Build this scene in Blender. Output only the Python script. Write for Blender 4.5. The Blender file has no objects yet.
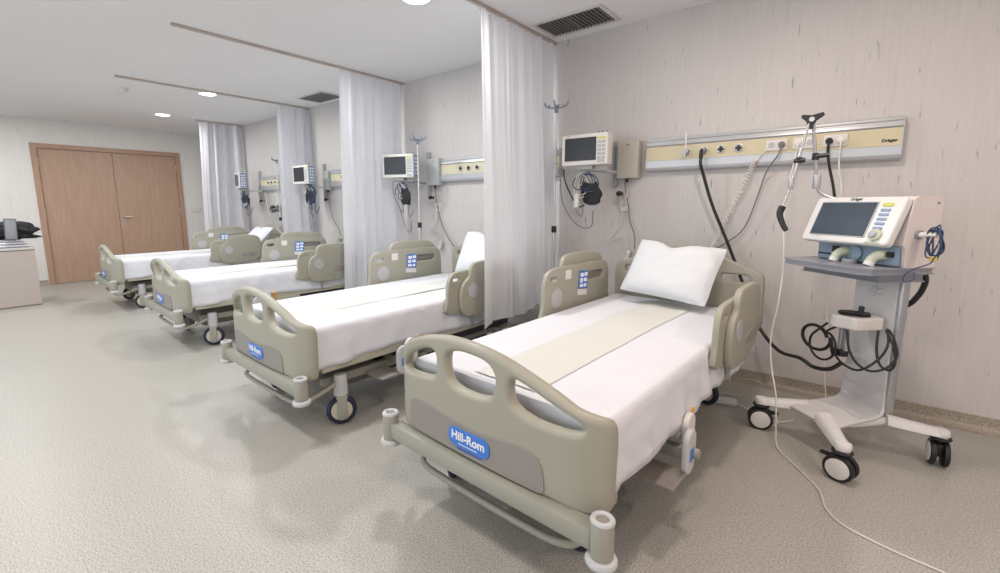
import bpy, bmesh, math, random
from mathutils import Vector, Matrix, noise
random.seed(7)
COL = bpy.context.scene.collection
PI = math.pi
H = 2.664      # ceiling height
D = 3.642      # head wall (plane Y = D)
XW = -10.178   # door wall (plane X = XW)

# ------------------------------------------------------------------ materials
def mat(name, col, rough=0.5, metal=0.0, var=0.04, scale=6.0, bump=0.0, bscale=60.0, trans=0.0, emit=None, coat=0.0):
    m = bpy.data.materials.new(name); m.use_nodes = True
    nt = m.node_tree; b = nt.nodes['Principled BSDF']
    b.inputs['Roughness'].default_value = rough
    b.inputs['Metallic'].default_value = metal
    b.inputs['Coat Weight'].default_value = coat
    tc = nt.nodes.new('ShaderNodeTexCoord')
    n = nt.nodes.new('ShaderNodeTexNoise'); n.inputs['Scale'].default_value = scale; n.inputs['Detail'].default_value = 3
    nt.links.new(tc.outputs['Object'], n.inputs['Vector'])
    r = nt.nodes.new('ShaderNodeValToRGB')
    r.color_ramp.elements[0].position = 0.3; r.color_ramp.elements[1].position = 0.7
    r.color_ramp.elements[0].color = (*[c*(1-var) for c in col], 1)
    r.color_ramp.elements[1].color = (*[min(1, c*(1+var)) for c in col], 1)
    nt.links.new(n.outputs['Fac'], r.inputs['Fac'])
    nt.links.new(r.outputs['Color'], b.inputs['Base Color'])
    if bump:
        n2 = nt.nodes.new('ShaderNodeTexNoise'); n2.inputs['Scale'].default_value = bscale
        nt.links.new(tc.outputs['Object'], n2.inputs['Vector'])
        bp = nt.nodes.new('ShaderNodeBump'); bp.inputs['Strength'].default_value = bump; bp.inputs['Distance'].default_value = 0.01
        nt.links.new(n2.outputs['Fac'], bp.inputs['Height']); nt.links.new(bp.outputs['Normal'], b.inputs['Normal'])
    if emit:
        b.inputs['Emission Color'].default_value = (*emit[:3], 1); b.inputs['Emission Strength'].default_value = emit[3]
    if trans:
        t = nt.nodes.new('ShaderNodeBsdfTranslucent'); nt.links.new(r.outputs['Color'], t.inputs['Color'])
        mx = nt.nodes.new('ShaderNodeMixShader'); mx.inputs['Fac'].default_value = trans
        nt.links.new(b.outputs[0], mx.inputs[1]); nt.links.new(t.outputs[0], mx.inputs[2])
        nt.links.new(mx.outputs[0], nt.nodes['Material Output'].inputs['Surface'])
    return m

def node_chain_wall(name, base, dark, warm):
    m = bpy.data.materials.new(name); m.use_nodes = True
    nt = m.node_tree; b = nt.nodes['Principled BSDF']; b.inputs['Roughness'].default_value = 0.55
    tc = nt.nodes.new('ShaderNodeTexCoord')
    def nz(sc, vec, det=2, seed=0):
        mp = nt.nodes.new('ShaderNodeMapping'); mp.inputs['Scale'].default_value = vec; mp.inputs['Location'].default_value = (seed, seed*.7, seed*1.3)
        nt.links.new(tc.outputs['Object'], mp.inputs['Vector'])
        n = nt.nodes.new('ShaderNodeTexNoise'); n.inputs['Scale'].default_value = sc; n.inputs['Detail'].default_value = det
        nt.links.new(mp.outputs[0], n.inputs['Vector']); return n
    def ramp(n, p0, p1, c0, c1):
        r = nt.nodes.new('ShaderNodeValToRGB'); r.color_ramp.elements[0].position = p0; r.color_ramp.elements[1].position = p1
        r.color_ramp.elements[0].color = (*c0, 1); r.color_ramp.elements[1].color = (*c1, 1)
        nt.links.new(n.outputs['Fac'], r.inputs['Fac']); return r
    big = ramp(nz(1.0, (1.2, 1.2, .5)), .3, .7, base, warm)
    fine = ramp(nz(1.0, (70, 70, 3.5), 3, 4), .35, .7, (.965, .965, .965), (1.02, 1.02, 1.02))
    flk = ramp(nz(1.0, (52, 52, 6.5), 2.5, 11), .675, .73, (0, 0, 0), (1, 1, 1))
    flk2 = ramp(nz(1.0, (24, 24, 2.6), 3, 23), .66, .76, (0, 0, 0), (1, 1, 1))
    mul = nt.nodes.new('ShaderNodeMix'); mul.data_type = 'RGBA'; mul.blend_type = 'MULTIPLY'; mul.inputs[0].default_value = 1
    nt.links.new(big.outputs[0], mul.inputs[6]); nt.links.new(fine.outputs[0], mul.inputs[7])
    m1 = nt.nodes.new('ShaderNodeMix'); m1.data_type = 'RGBA'; m1.blend_type = 'MIX'
    sc = nt.nodes.new('ShaderNodeMath'); sc.operation = 'MULTIPLY'; sc.inputs[1].default_value = .12
    nt.links.new(flk2.outputs[0], sc.inputs[0]); nt.links.new(sc.outputs[0], m1.inputs[0])
    nt.links.new(mul.outputs[2], m1.inputs[6]); m1.inputs[7].default_value = (*dark, 1)
    m2 = nt.nodes.new('ShaderNodeMix'); m2.data_type = 'RGBA'; m2.blend_type = 'MIX'
    sc2 = nt.nodes.new('ShaderNodeMath'); sc2.operation = 'MULTIPLY'; sc2.inputs[1].default_value = .62
    nt.links.new(flk.outputs[0], sc2.inputs[0]); nt.links.new(sc2.outputs[0], m2.inputs[0])
    nt.links.new(m1.outputs[2], m2.inputs[6]); m2.inputs[7].default_value = (*dark, 1)
    nt.links.new(m2.outputs[2], b.inputs['Base Color'])
    return m

def floor_mat(name, a, bcol):
    m = bpy.data.materials.new(name); m.use_nodes = True
    nt = m.node_tree; b = nt.nodes['Principled BSDF']; b.inputs['Roughness'].default_value = 0.38
    tc = nt.nodes.new('ShaderNodeTexCoord')
    v = nt.nodes.new('ShaderNodeTexVoronoi'); v.inputs['Scale'].default_value = 130
    n = nt.nodes.new('ShaderNodeTexNoise'); n.inputs['Scale'].default_value = 150; n.inputs['Detail'].default_value = 4
    big = nt.nodes.new('ShaderNodeTexNoise'); big.inputs['Scale'].default_value = .8
    for q in (v, n, big): nt.links.new(tc.outputs['Object'], q.inputs['Vector'])
    r = nt.nodes.new('ShaderNodeValToRGB'); r.color_ramp.elements[0].position = .32; r.color_ramp.elements[1].position = .62
    r.color_ramp.elements[0].color = (*[c*.58 for c in a], 1); r.color_ramp.elements[1].color = (*[c*1.14 for c in a], 1)
    nt.links.new(n.outputs['Fac'], r.inputs['Fac'])
    # colour drifts gently from grey-green at the far end to warm near the head wall
    sep = nt.nodes.new('ShaderNodeSeparateXYZ'); nt.links.new(tc.outputs['Object'], sep.inputs[0])
    mr = nt.nodes.new('ShaderNodeMapRange'); mr.inputs[1].default_value = .0; mr.inputs[2].default_value = 1.0
    nt.links.new(big.outputs['Fac'], mr.inputs[0])
    mx = nt.nodes.new('ShaderNodeMix'); mx.data_type = 'RGBA'; mx.blend_type = 'MULTIPLY'; mx.inputs[0].default_value = 1
    r2 = nt.nodes.new('ShaderNodeValToRGB'); r2.color_ramp.elements[0].color = (.95, .95, .95, 1); r2.color_ramp.elements[1].color = (1.03, 1.02, 1, 1)
    nt.links.new(mr.outputs[0], r2.inputs['Fac'])
    nt.links.new(r.outputs[0], mx.inputs[6]); nt.links.new(r2.outputs[0], mx.inputs[7])
    r3 = nt.nodes.new('ShaderNodeValToRGB'); r3.color_ramp.elements[0].position = .0; r3.color_ramp.elements[1].position = .16
    r3.color_ramp.elements[0].color = (*bcol, 1); r3.color_ramp.elements[1].color = (1, 1, 1, 1)
    nt.links.new(v.outputs['Distance'], r3.inputs['Fac'])
    mx2 = nt.nodes.new('ShaderNodeMix'); mx2.data_type = 'RGBA'; mx2.blend_type = 'MULTIPLY'; mx2.inputs[0].default_value = .45
    nt.links.new(mx.outputs[2], mx2.inputs[6]); nt.links.new(r3.outputs[0], mx2.inputs[7])
    nt.links.new(mx2.outputs[2], b.inputs['Base Color'])
    return m

def wood_mat(name, a, c):
    m = bpy.data.materials.new(name); m.use_nodes = True
    nt = m.node_tree; b = nt.nodes['Principled BSDF']; b.inputs['Roughness'].default_value = 0.45
    tc = nt.nodes.new('ShaderNodeTexCoord'); mp = nt.nodes.new('ShaderNodeMapping'); mp.inputs['Scale'].default_value = (42, 42, 1.4)
    nt.links.new(tc.outputs['Object'], mp.inputs[0])
    n = nt.nodes.new('ShaderNodeTexNoise'); n.inputs['Scale'].default_value = 1.6; n.inputs['Detail'].default_value = 5
    nt.links.new(mp.outputs[0], n.inputs['Vector'])
    r = nt.nodes.new('ShaderNodeValToRGB'); r.color_ramp.elements[0].position = .3; r.color_ramp.elements[1].position = .7
    r.color_ramp.elements[0].color = (*a, 1); r.color_ramp.elements[1].color = (*c, 1)
    nt.links.new(n.outputs['Fac'], r.inputs['Fac']); nt.links.new(r.outputs[0], b.inputs['Base Color'])
    return m

def coil_mat(): return M['white_plastic']

M = {}
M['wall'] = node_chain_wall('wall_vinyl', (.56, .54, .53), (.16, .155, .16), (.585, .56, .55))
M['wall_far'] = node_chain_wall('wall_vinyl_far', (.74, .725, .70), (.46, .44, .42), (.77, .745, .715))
M['floor'] = floor_mat('speckled_vinyl_floor', (.44, .432, .40), (.42, .36, .3))
M['cove'] = floor_mat('vinyl_cove', (.38, .335, .28), (.42, .36, .3))
M['ceiling'] = mat('ceiling_paint', (.84, .84, .86), .8, var=.015, scale=1.2)
M['wood'] = wood_mat('door_wood', (.41, .265, .185), (.49, .335, .245))
M['wood_frame'] = wood_mat('door_frame_wood', (.40, .25, .175), (.46, .30, .22))
M['bed'] = mat('bed_plastic', (.345, .34, .28), .42, var=.02)
M['bed_light'] = mat('bed_cream_plastic', (.43, .41, .33), .42, var=.02)
M['bed_metal'] = mat('bed_painted_metal', (.33, .33, .285), .38, var=.03)
M['bed_panel'] = mat('bed_inset_panel', (.27, .25, .235), .5, var=.03)
M['pad'] = mat('rail_pad_grey', (.45, .45, .47), .5)
M['bumper'] = mat('bumper_grey', (.52, .54, .56), .45)
M['blue'] = mat('badge_blue', (.045, .19, .62), .35, var=.02)
M['white_ink'] = mat('white_ink', (.85, .87, .9), .5, var=.01)
M['blue_ink'] = mat('blue_ink', (.03, .12, .5), .5, var=.01)
M['sheet'] = mat('white_sheet', (.68, .70, .755), .85, var=.015, bump=.5, bscale=10)
M['draw'] = mat('beige_draw_sheet', (.63, .64, .615), .85, var=.015, bump=.2, bscale=18)
M['pillow'] = mat('white_pillowcase', (.66, .69, .725), .85, var=.015, bump=.3, bscale=16)
M['mattress'] = mat('mattress_brown_edge', (.22, .15, .11), .7)
M['drive'] = mat('under_bed_grey', (.16, .155, .14), .5, var=.05)
M['dark'] = mat('dark_under_frame', (.035, .038, .05), .5, var=.1)
M['navy'] = mat('navy_tyre', (.012, .018, .05), .5, var=.1)
M['black'] = mat('black_rubber', (.012, .012, .014), .45, var=.1)
M['black_cloth'] = mat('black_nylon', (.012, .012, .016), .7, var=.2, bump=.5, bscale=40)
M['orange'] = mat('orange_knob', (.8, .33, .02), .4)
M['wheel_cream'] = mat('wheel_cream', (.62, .57, .46), .4)
M['white_plastic'] = mat('white_plastic', (.72, .70, .68), .35, var=.02)
M['vent_white'] = mat('ventilator_white', (.74, .74, .74), .32, var=.015)
M['vent_side_lit'] = mat('ventilator_side_lit', (.74, .67, .655), .35, var=.02)  # warm light on the housing side is put into this pinkish colour
M['tray'] = mat('tray_grey', (.27, .28, .32), .35, var=.03)
M['recess'] = mat('blue_grey_recess', (.24, .33, .42), .45, var=.04)
M['column'] = mat('column_silver', (.68, .68, .69), .36, metal=.1, var=.02)
M['screen'] = mat('dark_screen', (.055, .075, .10), .18, var=.15, scale=3)
M['screen_black'] = mat('black_screen', (.02, .022, .028), .2, var=.1)
M['key'] = mat('key_grey', (.42, .46, .5), .4)
M['key_blue'] = mat('key_blue', (.25, .36, .55), .4)
M['key_yellow'] = mat('key_yellow', (.62, .62, .16), .4)
M['knob_green'] = mat('pale_green_plastic', (.55, .60, .47), .4)
M['side_blue'] = mat('module_blue', (.16, .24, .40), .4)
M['rail_grey'] = mat('supply_rail_grey', (.50, .52, .55), .3, metal=.3, var=.02)
M['rail_cream'] = mat('supply_rail_cream', (.60, .54, .37), .42, var=.03)
M['rail_cream_far'] = mat('supply_rail_cream_far', (.62, .58, .42), .42, var=.03)
M['box'] = mat('box_beige', (.46, .44, .385), .45, var=.02)
M['box_grey'] = mat('box_grey', (.40, .42, .42), .45, var=.02)
M['chrome'] = mat('chrome', (.50, .51, .54), .35, metal=.75, var=.03)
M['pole'] = mat('pole_steel', (.60, .60, .62), .3, metal=.6, var=.03)
M['hook'] = mat('hook_blue_grey', (.20, .24, .30), .4)
M['curtain'] = mat('white_curtain', (.80, .82, .87), .9, var=.015, trans=.35, bump=.1, bscale=200)
M['curtain_track'] = mat('curtain_track', (.48, .42, .38), .4)
M['grille'] = mat('grille_frame', (.62, .60, .58), .5)
M['grille_dark'] = mat('grille_void', (.03, .03, .032), .7)
M['slat'] = mat('grille_slat', (.20, .20, .205), .5)
M['light'] = mat('light_diffuser', (.9, .9, .9), .5, emit=(1, .98, .95, 14))
M['cabinet'] = mat('cabinet_laminate', (.48, .42, .39), .45, var=.02)
M['cabinet_top'] = mat('cabinet_worktop', (.56, .55, .54), .35, var=.02)
M['foil'] = mat('silver_packaging', (.52, .53, .56), .25, metal=.5, var=.15, scale=12, bump=.6, bscale=20)
M['cord_grey'] = mat('grey_cord', (.16, .16, .17), .5)
M['cord_white'] = mat('white_cord', (.68, .66, .62), .5)
M['cord_blue'] = mat('dark_blue_cord', (.03, .06, .13), .5)
M['yellow'] = mat('yellow_clip', (.6, .45, .08), .4)

# ------------------------------------------------------------------ mesh helpers
def obj(name, bm, m, parent=None, smooth=False, kind=None, mods=None):
    me = bpy.data.meshes.new(name)
    bmesh.ops.recalc_face_normals(bm, faces=bm.faces)
    bm.to_mesh(me); bm.free()
    mats = m if isinstance(m, (list, tuple)) else [m]
    for x in mats: me.materials.append(x)
    o = bpy.data.objects.new(name, me); COL.objects.link(o)
    if parent: o.parent = parent
    if smooth:
        for p in me.polygons: p.use_smooth = True
        try: me.set_sharp_from_angle(angle=math.radians(38))
        except Exception: pass
    if kind: o['kind'] = kind
    return o

def thing(name, label, cat, loc=(0, 0, 0), rz=0, group=None, kind=None):
    o = bpy.data.objects.new(name, None); COL.objects.link(o)
    o.location = loc; o.rotation_euler = (0, 0, rz); o.empty_display_size = .1
    o['label'] = label; o['category'] = cat
    if group: o['group'] = group
    if kind: o['kind'] = kind
    return o

def tag(o, label, cat, group=None, kind=None):
    o['label'] = label; o['category'] = cat
    if group: o['group'] = group
    if kind: o['kind'] = kind
    return o

def copy_tree(o, parent=None, top=True):
    c = o.copy(); COL.objects.link(c)
    if parent: c.parent = parent
    for ch in list(o.children): copy_tree(ch, c, False)
    return c

def T(x=0, y=0, z=0, rx=0, ry=0, rz=0):
    return Matrix.Translation((x, y, z)) @ Matrix.Rotation(rz, 4, 'Z') @ Matrix.Rotation(ry, 4, 'Y') @ Matrix.Rotation(rx, 4, 'X')

def box(bm, x0, x1, y0, y1, z0, z1, bev=0.0, seg=2, mx=None, mi=0):
    b = bmesh.new()
    bmesh.ops.create_cube(b, size=1)
    for v in b.verts:
        v.co = Vector(((x0+x1)/2+v.co.x*(x1-x0), (y0+y1)/2+v.co.y*(y1-y0), (z0+z1)/2+v.co.z*(z1-z0)))
    if bev > 0: bmesh.ops.bevel(b, geom=b.edges[:], offset=bev, segments=seg, profile=.5, affect='EDGES')
    merge(bm, b, mx, mi)

def merge(bm, b, mx=None, mi=0):
    if mx is not None: b.transform(mx)
    for f in b.faces: f.material_index = mi
    me = bpy.data.meshes.new('tmp'); b.to_mesh(me); b.free()
    bm.from_mesh(me); bpy.data.meshes.remove(me)

def cyl(bm, p, r, h, axis='Z', seg=24, r2=None, bev=0.0, mx=None, mi=0):
    b = bmesh.new()
    bmesh.ops.create_cone(b, cap_ends=True, segments=seg, radius1=r, radius2=r if r2 is None else r2, depth=h)
    if bev > 0:
        es = [e for e in b.edges if len(e.link_faces) == 2 and any(len(f.verts) > 4 for f in e.link_faces)]
        bmesh.ops.bevel(b, geom=es, offset=bev, segments=2, profile=.5, affect='EDGES')
    R = {'Z': Matrix(), 'X': Matrix.Rotation(PI/2, 4, 'Y'), 'Y': Matrix.Rotation(-PI/2, 4, 'X')}[axis]
    b.transform(Matrix.Translation(p) @ R)
    merge(bm, b, mx, mi)

def torus(bm, p, R, r, axis='Z', seg=28, rs=8, mx=None):
    b = bmesh.new(); vs = []
    for i in range(seg):
        a = 2*PI*i/seg; row = []
        for j in range(rs):
            c = 2*PI*j/rs
            row.append(b.verts.new(((R+r*math.cos(c))*math.cos(a), (R+r*math.cos(c))*math.sin(a), r*math.sin(c))))
        vs.append(row)
    for i in range(seg):
        for j in range(rs):
            b.faces.new((vs[i][j], vs[(i+1) % seg][j], vs[(i+1) % seg][(j+1) % rs], vs[i][(j+1) % rs]))
    Rm = {'Z': Matrix(), 'X': Matrix.Rotation(PI/2, 4, 'Y'), 'Y': Matrix.Rotation(-PI/2, 4, 'X')}[axis]
    b.transform(Matrix.Translation(p) @ Rm); merge(bm, b, mx)

def catmull(pts, n=6, closed=False):
    P = [Vector(p) for p in pts]; out = []
    N = len(P); rng = range(N) if closed else range(N-1)
    for i in rng:
        if closed: a, b, c, d = P[(i-1) % N], P[i], P[(i+1) % N], P[(i+2) % N]
        else: a, b, c, d = P[max(i-1, 0)], P[i], P[i+1], P[min(i+2, N-1)]
        for k in range(n):
            t = k/n
            out.append(.5*((2*b)+(-a+c)*t+(2*a-5*b+4*c-d)*t*t+(-a+3*b-3*c+d)*t**3))
    if not closed: out.append(P[-1])
    return out

def tube(bm, pts, r, seg=8, smooth=6, closed=False, mx=None):
    P = catmull(pts, smooth, closed) if smooth > 1 else [Vector(p) for p in pts]
    b = bmesh.new(); rows = []; up = None; N = len(P)
    for i in range(N):
        if closed: t = P[(i+1) % N]-P[i-1]
        else: t = P[min(i+1, N-1)]-P[max(i-1, 0)]
        if t.length < 1e-9: t = Vector((0, 0, 1))
        t.normalize()
        if up is None:
            up = Vector((0, 0, 1)) if abs(t.z) < .9 else Vector((1, 0, 0))
        s = t.cross(up)
        if s.length < 1e-6: s = t.cross(Vector((0, 1, 0)))
        s.normalize(); up = s.cross(t).normalized()
        rr = r(i/(N-1)) if callable(r) else r
        rows.append([b.verts.new(P[i]+(s*math.cos(2*PI*j/seg)+up*math.sin(2*PI*j/seg))*rr) for j in range(seg)])
    for i in range(N if closed else N-1):
        for j in range(seg):
            b.faces.new((rows[i][j], rows[i][(j+1) % seg], rows[(i+1) % N][(j+1) % seg], rows[(i+1) % N][j]))
    if not closed:
        b.faces.new(rows[0]); b.faces.new(rows[-1][::-1])
    merge(bm, b, mx)

def plate(outer, holes=(), thick=.04, bev=.008, plane='XZ', bend=None, cuts=0, smooth=4, bres=3):
    """a flat plate with rounded edges cut from closed outlines; plane XZ: outline (x,z), thickness along Y"""
    cu = bpy.data.curves.new('tmpc', 'CURVE'); cu.dimensions = '2D'; cu.fill_mode = 'BOTH'
    cu.extrude = max(thick/2-bev, .0005); cu.bevel_depth = bev; cu.bevel_resolution = bres; cu.offset = -bev
    for o in [outer]+list(holes):
        pts = [(p.x, p.y) for p in catmull([(a, b, 0) for a, b in o], smooth, True)] if smooth > 1 and len(o) != 24 else o
        s = cu.splines.new('POLY'); s.points.add(len(pts)-1); s.use_cyclic_u = True
        for k, (a, b) in enumerate(pts): s.points[k].co = (a, b, 0, 1)
    ob = bpy.data.objects.new('tmpo', cu); COL.objects.link(ob)
    bpy.context.view_layer.update()
    me = bpy.data.meshes.new_from_object(ob.evaluated_get(bpy.context.evaluated_depsgraph_get()))
    bm = bmesh.new(); bm.from_mesh(me)
    bpy.data.objects.remove(ob); bpy.data.curves.remove(cu); bpy.data.meshes.remove(me)
    bmesh.ops.remove_doubles(bm, verts=bm.verts, dist=1e-5)
    if cuts:
        xs = [v.co.x for v in bm.verts]; a, b_ = min(xs), max(xs)
        for k in range(1, cuts):
            x = a+(b_-a)*k/cuts
            bmesh.ops.bisect_plane(bm, geom=bm.verts[:]+bm.edges[:]+bm.faces[:], plane_co=(x, 0, 0), plane_no=(1, 0, 0))
    if plane == 'XZ': bm.transform(Matrix.Rotation(PI/2, 4, 'X'))
    elif plane == 'YZ': bm.transform(Matrix.Rotation(PI/2, 4, 'Z') @ Matrix.Rotation(PI/2, 4, 'X'))
    if bend:
        for v in bm.verts: v.co.y += bend(v.co.x)
    return bm

def rrect(x0, x1, z0, z1, r, n=5):
    out = []
    for cx, cz, a0 in ((x1-r, z1-r, 0), (x0+r, z1-r, PI/2), (x0+r, z0+r, PI), (x1-r, z0+r, 3*PI/2)):
        for k in range(n+1):
            a = a0+PI/2*k/n; out.append((cx+r*math.cos(a), cz+r*math.sin(a)))
    return out

def prism(bm, prof, x0, x1, axis='X', mx=None, mi=0):
    """extrude closed profile; axis X: profile (y,z); axis Y: profile (x,z); axis Z: profile (x,y)"""
    b = bmesh.new()
    f = {'X': lambda p, t: (t, p[0], p[1]), 'Y': lambda p, t: (p[0], t, p[1]), 'Z': lambda p, t: (p[0], p[1], t)}[axis]
    A = [b.verts.new(f(p, x0)) for p in prof]; B = [b.verts.new(f(p, x1)) for p in prof]
    b.faces.new(A); b.faces.new(B[::-1])
    for i in range(len(prof)): b.faces.new((A[i], A[(i+1) % len(prof)], B[(i+1) % len(prof)], B[i]))
    merge(bm, b, mx, mi)

def text_bm(s, size, bold=0.0, ext=.0006, mx=None, align='CENTER', shear=0):
    cu = bpy.data.curves.new('tmpt', 'FONT'); cu.body = s; cu.size = size; cu.extrude = ext; cu.offset = bold
    cu.align_x = align; cu.align_y = 'CENTER'; cu.resolution_u = 3; cu.shear = shear
    ob = bpy.data.objects.new('tmpo', cu); COL.objects.link(ob); bpy.context.view_layer.update()
    me = bpy.data.meshes.new_from_object(ob.evaluated_get(bpy.context.evaluated_depsgraph_get()))
    bm = bmesh.new(); bm.from_mesh(me)
    bpy.data.objects.remove(ob); bpy.data.curves.remove(cu); bpy.data.meshes.remove(me)
    bm.transform(Matrix.Rotation(PI/2, 4, 'X'))       # stands in XZ, reads from -Y
    if mx is not None: bm.transform(mx)
    return bm

# ------------------------------------------------------------------ room shell
XR, YN = 4.0, -4.5
bm = bmesh.new(); box(bm, XW-.2, XR, YN, D+.2, -.1, 0); obj('floor', bm, M['floor'], kind='structure')
bm = bmesh.new(); box(bm, XW-.2, XR, YN, D+.2, H, H+.1); obj('ceiling', bm, M['ceiling'], kind='structure')
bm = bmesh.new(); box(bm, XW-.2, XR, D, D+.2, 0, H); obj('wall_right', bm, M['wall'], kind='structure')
DY0, DY1, DZ = 1.11, 3.19, 2.29
bm = bmesh.new()
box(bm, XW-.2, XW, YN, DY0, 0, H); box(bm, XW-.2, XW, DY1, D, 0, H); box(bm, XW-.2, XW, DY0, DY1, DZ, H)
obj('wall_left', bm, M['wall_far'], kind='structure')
# coved vinyl skirting
def cove(name, x0, x1, along='X'):
    prof = [(0, 0), (-.055, 0), (-.055, .002), (-.035, .005), (-.018, .014), (-.007, .03), (-.004, .05), (-.004, .085), (0, .087)]
    bm = bmesh.new()
    if along == 'X': prism(bm, [(D+a, z) for a, z in prof], x0, x1, 'X')
    else: prism(bm, [(XW-a, z) for a, z in prof], x0, x1, 'Y')
    return obj(name, bm, M['cove'], kind='structure')
cove('baseboard_right', XW, XR)
cove('baseboard_left', YN, DY0-.01, 'Y')
cove('baseboard_left_end', DY1+.01, D, 'Y').name = 'baseboard_corner'
# double door
dr = bpy.data.objects.new('door_1', None); COL.objects.link(dr); dr['kind'] = 'structure'; dr.location = (XW, (DY0+DY1)/2, 0)
hw = (DY1-DY0)/2
bm = bmesh.new()
box(bm, -.12, .02, -hw, -hw+.075, 0, DZ, .004); box(bm, -.12, .02, hw-.075, hw, 0, DZ, .004); box(bm, -.12, .02, -hw+.075, hw-.075, DZ-.075, DZ, .004)
obj('door_frame', bm, M['wood_frame'], dr)
for s in (-1, 1):
    bm = bmesh.new()
    a, b_ = (-hw+.079, -.003) if s < 0 else (.003, hw-.079)
    box(bm, -.055, -.012, a, b_, .008, DZ-.079, .003)
    lf = obj('door_leaf', bm, M['wood'], dr)
    for z in (.35, 1.2, 2.0):
        b2 = bmesh.new(); cyl(b2, (-.004, s*(hw-.078), z), .008, .1); obj('hinge', b2, M['chrome'], lf, True)
    if s > 0:
        b2 = bmesh.new()
        tube(b2, [(-.012, .07, 1.10), (.04, .07, 1.10), (.045, .10, 1.10), (.045, .19, 1.10)], .009, smooth=3)
        cyl(b2, (-.009, .07, 1.10), .024, .008, 'X'); cyl(b2, (-.009, .07, 1.02), .02, .008, 'X')
        obj('door_handle', b2, M['chrome'], lf, True)
# light switch beside the door
t = thing('light_switch', 'small white double light switch on the wall right of the wooden doors', 'switch', (XW, 3.39, 1.2))
bm = bmesh.new(); box(bm, 0, .01, -.08, .08, -.04, .04, .003); obj('switch_plate', bm, M['white_plastic'], t)
for s in (-1, 1):
    bm = bmesh.new(); box(bm, .01, .014, s*.04-.028, s*.04+.028, -.03, .03, .002); obj('rocker', bm, M['white_plastic'], t)

# ------------------------------------------------------------------ ceiling items
def downlight(x, y, label):
    t = thing('ceiling_light', label, 'ceiling light', (x, y, H), group='round recessed ceiling lights')
    bm = bmesh.new(); torus(bm, (0, 0, -.004), .098, .008); obj('trim_ring', bm, M['white_plastic'], t, True)
    bm = bmesh.new(); cyl(bm, (0, 0, -.004), .092, .006); obj('diffuser', bm, M['light'], t, True)
downlight(-2.42, 2.26, 'round recessed ceiling light nearest the near curtain, at the top edge')
downlight(-6.35, 2.37, 'round recessed ceiling light beside the far curtain track')
downlight(-8.28, 2.43, 'round recessed ceiling light farthest away, nearest the wooden doors')

def grille(x, y, label):
    t = thing('ceiling_vent', label, 'vent', (x, y, H), group='ceiling air vents')
    w, d = .26, .15
    bm = bmesh.new()
    for a in ((-w-.03, w+.03, -d-.03, -d), (-w-.03, w+.03, d, d+.03), (-w-.03, -w, -d, d), (w, w+.03, -d, d)):
        box(bm, a[0], a[1], a[2], a[3], -.012, 0, .002)
    obj('frame', bm, M['grille'], t)
    bm = bmesh.new(); box(bm, -w, w, -d, d, -.002, 0); obj('backing', bm, M['grille_dark'], t)
    for k in range(17):
        bm = bmesh.new(); xx = -w+(k+.5)*2*w/17
        box(bm, -.0035, .0035, -d, d, -.005, .005, mx=T(xx, 0, -.009, ry=.5)); obj('slat', bm, M['slat'], t)
    bm = bmesh.new(); box(bm, -.006, .006, -d, d, -.014, -.004); obj('centre_bar', bm, M['slat'], t)
grille(-1.80, 3.335, 'rectangular slatted air vent in the ceiling right of the near curtain')
grille(-5.46, 3.385, 'rectangular slatted air vent in the ceiling between the middle curtains')

t = thing('smoke_detector', 'small white round smoke detector on the ceiling', 'smoke detector', (-6.81, 1.617, H))
bm = bmesh.new(); cyl(bm, (0, 0, -.011), .06, .022, bev=.004); obj('base', bm, M['white_plastic'], t, True)
bm = bmesh.new(); cyl(bm, (0, 0, -.036), .03, .028, r2=.042, bev=.004); obj('sensor_head', bm, M['white_plastic'], t, True)

# ------------------------------------------------------------------ curtains
TR = {1: -2.15, 2: -4.15, 3: -6.20, 4: -8.36}
def track(x, y0, label):
    bm = bmesh.new(); box(bm, x-.014, x+.014, y0, D, H-.022, H, .003)
    tag(obj('curtain_track', bm, M['curtain_track']), label, 'curtain track', 'ceiling curtain tracks')
track(TR[1], .9, 'slim ceiling curtain track holding the nearest white curtain')
track(TR[2], 1.335, 'long slim ceiling curtain track over the second bed')
track(TR[3], 1.415, 'slim ceiling curtain track ending beside the smoke detector')
track(TR[4], 2.90, 'short ceiling curtain track nearest the wooden doors')

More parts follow.
